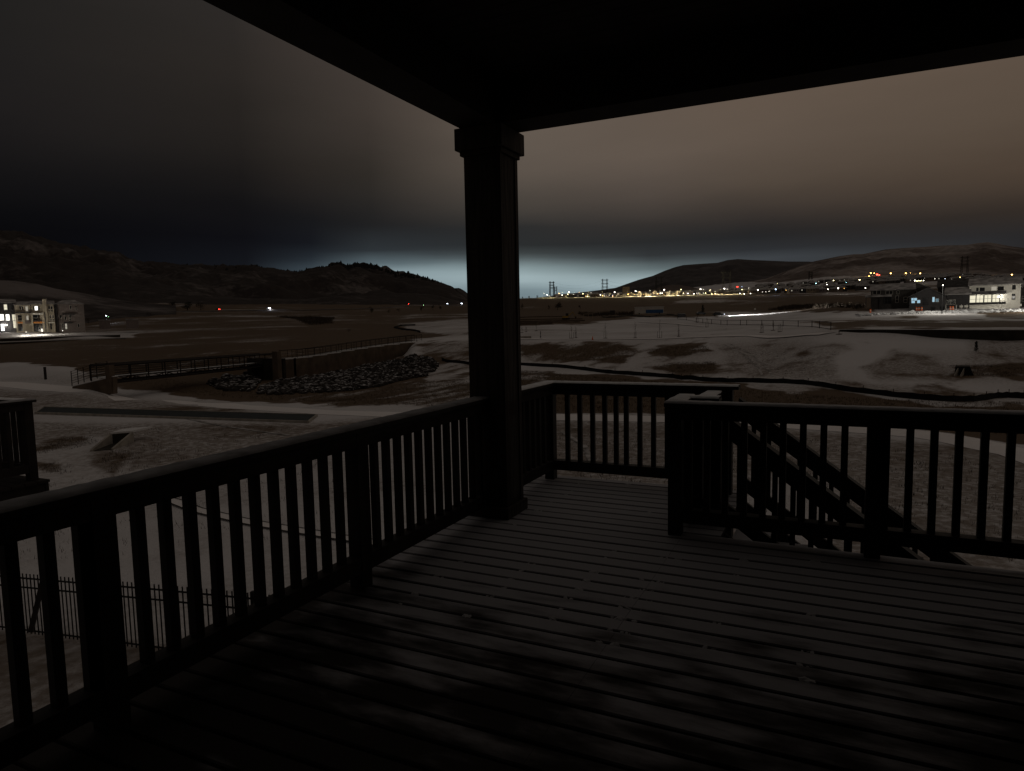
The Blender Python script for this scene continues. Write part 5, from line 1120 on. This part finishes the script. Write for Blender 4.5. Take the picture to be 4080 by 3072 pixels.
# barrels, bins, posts along the bright verge
def barrel(px, py, lab):
    p = hit(px, py, 0, 150); e = empty('traffic_barrel', p, 0, lab, 'traffic barrel', 'orange barrels on the bright snowy verge')
    MB().tube((0, 0, 0), (0, 0, 1.0), .27, .20, 10).build('drum', 'cone', e); MB().tube((0, 0, .45), (0, 0, .62), .26, .25, 10).build('band', 'white', e); MB().tube((0, 0, -.03), (0, 0, .05), .36, .34, 8).build('base', 'rubber', e)
for px, py, lab in ((3467, 1247, 'orange barrel standing alone left on the bright verge'), (3652, 1238, 'left orange barrel of the pair below the blue lit windows'), (3661, 1238, 'right orange barrel of the pair below the blue lit windows'), (3672, 1238, 'thin orange barrel beside the pair'), (3786, 1236, 'orange barrel left of the white house'), (3796, 1236, 'orange barrel right beside its twin by the white house')): barrel(px, py, lab)
for px, py, lab in ((3716, 1242, 'black wheeled bin on the bright verge'), (3754, 1240, 'dark wheeled bin at the foot of the lamp pole')):
    p = hit(px, py, 0, 150); e = empty('wheeled_bin', p, 0, lab, 'bin'); MB().hexa([(-.35, -.35, .1), (.35, -.35, .1), (.35, .35, .1), (-.35, .35, .1), (-.45, -.42, 1.1), (.45, -.42, 1.1), (.45, .42, 1.1), (-.45, .42, 1.1)]).build('body', 'silt', e); MB().box(-.48, .48, -.45, .5, 1.1, 1.2).build('lid', 'silt', e); MB().tube((-.4, .35, .15), (.4, .35, .15), .15, n=8).build('wheel', 'rubber', e)
for i, px in enumerate((3688, 3732, 3768, 3810, 3830, 3852, 3990, 4022)):
    p = hit(px, 1235-i*.4, 0, 150); tag(MB().box(-.06, .06, -.06, .06, -.2, 1.3).build('marker_post', 'white', None, p), 'pale marker post at the top of the bright snowy bank', 'post', 'marker posts on the bright snowy bank')
# boulders / ploughed snow ridge
pts = scatter_ground([(3410, 1256), (3600, 1246), (4080, 1238), (4080, 1243), (3600, 1252), (3410, 1262)], 260)
tag(blobs('snow_ridge', pts, .5, 'snow', flat=.45, sink=.3), 'ploughed snow ridge along the bright verge', 'snow', kind='stuff')
# sign, cone, concrete block, black posts, trailer, excavator
p = hit(3008, 1247, 0, 150); e = empty('road_sign', p, -math.atan2(p.x, p.y), 'small pale square sign on a post by the lit road', 'sign'); MB().tube((0, 0, -.2), (0, 0, 2.2), .04, n=5).build('post', 'galv', e); MB().box(-.4, .4, -.04, .0, 1.5, 2.3).build('sign_board', 'white', e)
p = hit(2361, 1355, 0, 100); e = empty('traffic_cone', p, 0, 'orange traffic cone at the top edge of the grassy bank', 'traffic cone'); MB().tube((0, 0, 0), (0, 0, .75), .17, .03, 8).build('cone_body', 'cone', e); MB().box(-.2, .2, -.2, .2, 0, .04).build('base', 'rubber', e)
p = hit(2154, 1350, 0, 100); e = empty('marker_pole', p, 0, 'dark pole with round fittings beside the concrete block', 'pole'); MB().tube((0, 0, -.1), (0, 0, 1.6), .05, n=6).build('pole', 'silt', e); MB().ball((0, 0, .45), .16, .8).build('fitting', 'silt', e); MB().ball((0, 0, 1.15), .14, .8).build('fitting', 'silt', e); MB().box(-.3, .3, -.3, .3, -.05, .1).build('base', 'silt', e)
p, rz, sx, sz = frame_at(2091, 1348, rmin=100); tag(MB().prism([(-25*sx, -.3), (26*sx, -.3), (26*sx, .35), (25*sx, .42), (-25*sx, .42)], 0, .8).build('concrete_block', 'concrete', None, p), 'long low concrete block beside the big column', 'block'); bpy.data.objects['concrete_block'].rotation_euler.z = rz
p, rz, sx, sz = frame_at(2587, 1251, rmin=250); e = empty('site_trailer', p, rz, 'long white site trailer with blue lower side', 'trailer')
MB().box(-58*sx, 57*sx, 0, 3, .35, 27*sz).build('body', 'trailer', e); MB().box(-14*sx, 55*sx, -.06, 0, .5, 17*sz).build('side_panel', 'blue', e); MB().box(-59*sx, 58*sx, -.15, 3.15, 27*sz, 28.5*sz).build('roof', 'snow', e)
for x in (-40, 40): MB().tube((x*sx, -.1, .3), (x*sx, .2, .3), .42, n=10).build('wheel', 'rubber', e)
for i, (px, py, w, h, lab) in enumerate(((2440, 1253, 20, 16, 'dark site box left of the white and blue trailer'), (2715, 1265, 32, 15, 'dark shed at the left corner of the rail fence'))):
    p, rz, sx, sz = frame_at(px, py, rmin=180); e = empty('site_box', p, rz, lab, 'shed'); MB().box(-w/2*sx, w/2*sx, 0, 2.4, -.3, h*sz).build('body', 'charc', e); MB().box(-w/2*sx-.1, w/2*sx+.1, -.1, 2.5, h*sz, h*sz+.12).build('roof', 'roof', e)
p, rz, sx, sz = frame_at(2255, 1274, rmin=180); e = empty('excavator', p, rz, 'dark excavator on the dirt rows', 'excavator')
for y in (-.9, .9): MB().prism([(-1.7, .1), (1.7, .1), (1.95, .45), (1.7, .8), (-1.7, .8), (-1.95, .45)], y-.25, y+.25).build('track', 'rubber', e)
MB().box(-1.6, 1.0, -1.1, 1.1, .9, 1.7).build('body', 'yellowm', e); MB().box(-.1, 1.1, -1.0, .1, 1.71, 2.9).build('cab', 'glass', e); MB().tube((1.0, .4, 1.5), (3.2, .4, 3.6), .18, .14, 6).build('boom', 'yellowm', e); MB().tube((3.2, .4, 3.6), (4.4, .4, 1.4), .13, .10, 6).build('stick', 'yellowm', e); MB().prism([(4.1, 1.4), (4.8, 1.4), (4.7, .6), (4.2, .5)], 0, .9).build('bucket', 'steel', e)
p, rz, sx, sz = frame_at(2344, 1268, rmin=180); e = empty('timber_gantry', p, rz, 'brown timber frame standing right of the excavator', 'frame')
for x in (-2.2, 0, 2.2): MB().box(x-.12, x+.12, 0, .24, -.2, 2.0).build('upright', 'tan', e)
MB().box(-2.4, 2.4, -.02, .26, 2.0, 2.25).build('crossbar', 'tan', e)
for i, (y0, x0, x1) in enumerate(((1266, 2068, 2260), (1276, 2070, 2320), (1283, 2068, 2330), (1289, 2068, 2310), (1295, 2068, 2200))):
    a, b = hit(x0, y0, 0, 150), hit(x1, y0-4, 0, 150); m = MB()
    for k in range(10):
        q0, q1 = a.lerp(b, k/10), a.lerp(b, (k+1)/10); q0.z = gz(q0.x, q0.y); q1.z = gz(q1.x, q1.y); m.tube(q0-a, q1-a, .45+.1*random.random(), n=6)
    tag(m.build('dirt_ridge', 'soil', None, a), 'long low ridge of dug soil in the bare plot', 'soil ridge', 'parallel soil ridges left of the snowfield')
m = MB(); a0 = hit(2400, 1268, 0, 150)
for k in range(14):
    t0, t1 = k/14, (k+1)/14; q0 = hit(2400+330*t0, 1264-6*t0+3*math.sin(k), 0, 150); q1 = hit(2400+330*t1, 1264-6*t1+3*math.sin(k+1), 0, 150); m.tube(q0-a0, q1-a0, .5+.4*random.random(), n=6)
tag(m.build('soil_heap', 'dark_wall', None, a0), 'long black heap of soil in front of the white and blue trailer', 'soil heap')
plant('evergreen_tree', 2800, 1250, 26, 34, 'small dark pine between the parked cars and the trailer', cone=True, rmin=150, n=400)
# rail fence
RF = [(2700, 1272), (2735, 1276), (2775, 1283), (2800, 1287), (2835, 1291), (2872, 1294), (2897, 1295), (2950, 1296), (2975, 1296), (3035, 1297), (3080, 1299), (3120, 1300), (3180, 1302), (3235, 1304), (3265, 1308), (3310, 1315)]
fp = [hit(*q, rmin=120) for q in RF]; e = empty('rail_fence', fp[0], 0, 'thin post and rail fence bordering the snowfield on the right', 'fence'); o_ = fp[0]
for a, b in zip(fp[:-1], fp[1:]):
    for z in (1.2, .15): MB().tube(a-o_+up*z, b-o_+up*z, .05, n=4).build('fence_rail', 'steel', e)
for a in fp: MB().tube(a-o_-up*.2, a-o_+up*1.3, .07, n=5).build('fence_post', 'steel', e)
# short black fence on the flats left of the column
SB = [(1570, 1305), (1585, 1298), (1650, 1296), (1572, 1308), (1600, 1316), (1660, 1320), (1675, 1325)]
p0 = hit(1570, 1307, 0, 120); e = empty('silt_fence', p0, 0, 'short black silt fence curving on the flats left of the column', 'fence'); m = MB()
for a, b in (((1570, 1307), (1595, 1299)), ((1595, 1299), (1655, 1297)), ((1570, 1307), (1600, 1314)), ((1600, 1314), (1655, 1320)), ((1655, 1320), (1675, 1326))):
    a, b = hit(*a, rmin=120)-p0, hit(*b, rmin=120)-p0; m.hexa([a, b, b+Vector((0, .05, 0)), a+Vector((0, .05, 0)), a+up*.7, b+up*.7, b+Vector((0, .05, .7)), a+Vector((0, .05, .7))])
m.build('fabric', 'silt', e)
# culvert mouth on the right slope
p, rz, sx, sz = frame_at(3852, 1496, rmin=50); e = empty('culvert_headwall', p, rz, 'black rectangular culvert mouth with pale edge on the right slope', 'culvert')
MB().hexa([(-50*sx, 0, -.4), (36*sx, 0, -.4), (36*sx, 2, -.4), (-50*sx, 2, -.4), (-48*sx, 0, 35*sz), (10*sx, 0, 35*sz), (10*sx, 2, 35*sz), (-48*sx, 2, 35*sz)]).build('dark_opening', 'silt', e)  # black block painted in for the dark hole of the culvert
wing(-50*sx, -1.2, -36*sx, -.05, .1, .7, .06).build('wing_wall', 'concrete', e); wing(-26*sx, -1.2, -12*sx, -.05, .1, .7, .04).build('wing_wall', 'concrete', e)
# small post at left snow, distant stump
p = hit(182, 1512, 0, 60); tag(MB().box(-.12, .12, -.12, .12, -.1, 1.7).build('wooden_post', 'wood', None, p), 'single dark post on the snow left of the footbridge', 'post')

# ------------------------------------------------------------------ far town
proto = {}
def town_house(w, h, mat, lit):
    k = (mat, lit)
    e = empty('town_house', (0, 0, 0)); MB().box(-w/2, w/2, 0, 9, -4, h).build('wall', mat, e)
    ro = MB().hexa([(-w/2-.5, -.5, h), (w/2+.5, -.5, h), (w/2+.5, 9.5, h), (-w/2-.5, 9.5, h), (-w*.28, 4.0, h+2.6), (w*.28, 4.0, h+2.6), (w*.28, 5, h+2.6), (-w*.28, 5, h+2.6)]).build('roof', 'roof', e)
    for i, x in enumerate((-w*.28, w*.05, w*.30)):
        MB().box(x-.7, x+.7, -.08, .0, h*.55, h*.55+1.5).build('window', 'win_d' if (lit and i == 0) else 'glass', e)
    return e
hp = [town_house(13, 5.6, 'tan_far', 0), town_house(12, 6.0, 'darkh', 0), town_house(14, 5.4, 'greyw', 1), town_house(12, 5.8, 'charc', 1)]
LABS = ['tan far town house', 'grey far town house', 'beige far town house with lit window', 'dark far town house with lit window']
cnt = [0]*4
def put(px, r, rowname='first row'):
    d_ = ray(px, 1180); x_, y_ = d_[0]*r, d_[1]*r; k = random.randrange(4); rz = -math.atan2(x_, y_)+random.uniform(-.5, .5)
    reg = ('at the lit town edge' if px < 3000 else ('left of the dark houses' if px < 3470 else 'above the right houses'))+', '+rowname
    lab = LABS[k]+' '+reg; z = gz(x_, y_)
    if cnt[k] == 0: o = hp[k]; o.location = (x_, y_, z); o.rotation_euler.z = rz; o['label'] = lab
    else: o = copy_tree(hp[k], (x_, y_, z), rz, random.uniform(.85, 1.15), lab)
    o['category'] = 'house'; o['group'] = LABS[k]+'s '+reg; cnt[k] += 1
random.seed(3)
for px in np.arange(2230, 3000, 27):
    if not 2500 < px < 2715: put(px+random.uniform(-6, 6), random.uniform(1150, 1190))
for px in np.arange(2560, 3000, 24): put(px+random.uniform(-6, 6), random.uniform(1190, 1300), 'back row')
for row, r in enumerate((1120, 1185, 1260, 1350, 1450, 1560)):
    for px in np.arange(2985+row*9, 4150, 22 if row < 3 else 20):
        if px > 3460 and r < 1200: continue
        if random.random() < .25: continue
        put(px+random.uniform(-7, 7), r+random.uniform(-15, 15), ('lowest', 'second', 'third', 'fourth', 'fifth', 'sixth')[row]+' row up')
for px in np.arange(3560, 4140, 20): put(px+random.uniform(-5, 5), random.uniform(1640, 1800), 'top row')
p, rz, sx, sz = frame_at(2495, 1172, 1250); tag(MB().box(-14*sx, 14*sx, 0, 12, -8, 29*sz).build('block_building', 'tan', None, p), 'plain tan block building behind the lit town edge', 'building'); bpy.data.objects['block_building'].rotation_euler.z = rz
# pale lit trees on the town edge
for px, w, h in ((2519, 22, 20), (2547, 20, 24), (2574, 20, 22), (2608, 22, 26), (2663, 22, 24), (2698, 24, 25), (2588, 12, 18), (2680, 14, 18), (2470, 22, 16), (2487, 22, 14)):
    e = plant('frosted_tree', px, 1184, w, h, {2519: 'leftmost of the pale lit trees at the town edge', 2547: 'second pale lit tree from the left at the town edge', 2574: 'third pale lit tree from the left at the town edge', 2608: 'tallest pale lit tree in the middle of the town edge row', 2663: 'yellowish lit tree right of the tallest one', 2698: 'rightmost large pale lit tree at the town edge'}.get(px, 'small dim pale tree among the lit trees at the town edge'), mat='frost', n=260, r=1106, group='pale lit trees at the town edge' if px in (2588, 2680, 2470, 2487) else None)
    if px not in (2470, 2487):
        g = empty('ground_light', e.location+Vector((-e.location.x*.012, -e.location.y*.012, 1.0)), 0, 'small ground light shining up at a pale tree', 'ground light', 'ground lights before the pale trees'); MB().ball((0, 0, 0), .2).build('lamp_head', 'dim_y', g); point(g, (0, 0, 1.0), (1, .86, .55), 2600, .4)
# transmission towers
def pylon(px, pyb, pyt, r, label, group=None):
    p = at_r(px, pyb, r); a = math.atan2(p.x, p.y); D = r*math.cos(a+YAW); H_ = (pyb-pyt)*D/FPX; s = H_/45.0
    e = empty('transmission_tower', p, -a+.35, label, 'pylon', group)
    w0 = .24 if r < 1500 else .36
    for sx_ in (-1, 1):
        m = MB()
        for cx in (-1, 1):
            for cy in (-1, 1): m.tube((sx_*7*s+cx*2.2*s, cy*2.2*s, -3), (sx_*6*s+cx*.8*s, cy*.8*s, 45*s), w0, w0*.7, 4)
        for k in range(9):
            z0, z1 = 45*s*k/9, 45*s*(k+1)/9; f0, f1 = 2.2-1.4*k/9, 2.2-1.4*(k+1)/9; c0, c1 = 7-k/9., 7-(k+1)/9.
            for cy in (-1, 1): m.tube((sx_*c0*s-f0*s, cy*f0*s, z0), (sx_*c1*s+f1*s, cy*f1*s, z1), w0*.5, n=3); m.tube((sx_*c0*s+f0*s, cy*f0*s, z0), (sx_*c1*s-f1*s, cy*f1*s, z1), w0*.5, n=3)
        m.build('mast', 'galv_dark', e)
    for z, hw in ((42, 10.5), (33, 10.0), (24, 8.0)):
        m = MB(); m.tube((-hw*s, 0, z*s), (hw*s, 0, z*s), w0*1.7, n=4); m.tube((-hw*s, 0, z*s), (-5*s, 0, z*s-2.5*s), w0*.5, n=3); m.tube((hw*s, 0, z*s), (5*s, 0, z*s-2.5*s), w0*.5, n=3); m.tube((-6*s, 0, z*s-2.5*s), (6*s, 0, z*s-2.5*s), w0*1.2, n=3)
        m.build('crossarm', 'galv_dark', e)
    return e, p, H_
TW = [(2199, 1175, 1122, 1500, 'leftmost pylon standing against the bright sky gap'), (2214, 1175, 1142, 2300, 'small pylon close behind the leftmost one'), (2410, 1179, 1112, 1350, 'second pylon from the left against the bright sky'), (2625, 1178, 1103, 1300, 'pylon before the dark hill above the pale trees'), (2895, 1174, 1079, 1150, 'largest pylon at the right part of the lit town edge'), (3229, 1122, 1083, 1900, 'faint pylon on the brown hill flank'), (3842, 1092, 1022, 1850, 'dim pylon on the hill above the white house')]
tops_ = []
for t_ in TW: tops_.append(pylon(*t_))
for px, t_ in ((2082, 1182), (2108, 1179), (2141, 1177)): pylon(px, 1193, t_, 4000, 'tiny distant pylon beside the column on the horizon', 'tiny pylons on the horizon')
for (i, j) in ((0, 2), (2, 3), (3, 4), (4, 5), (5, 6)):
    (e0, p0, h0), (e1, p1, h1_) = tops_[i], tops_[j]
    cb = empty('power_line', p0, 0, f'thin overhead cables between two pylons, starting at the {("leftmost", "", "second", "third", "largest", "faint")[i] or "first"} one', 'power line')
    for fz in (.93, .73, .53):
        m = MB(); A_ = up*h0*fz; B_ = p1-p0+up*h1_*fz; n = 14
        for k in range(n):
            t0, t1 = k/n, (k+1)/n; m.tube(A_.lerp(B_, t0)-up*9*4*t0*(1-t0), A_.lerp(B_, t1)-up*9*4*t1*(1-t1), .07, n=3)
        m.build('cable', 'galv', cb)
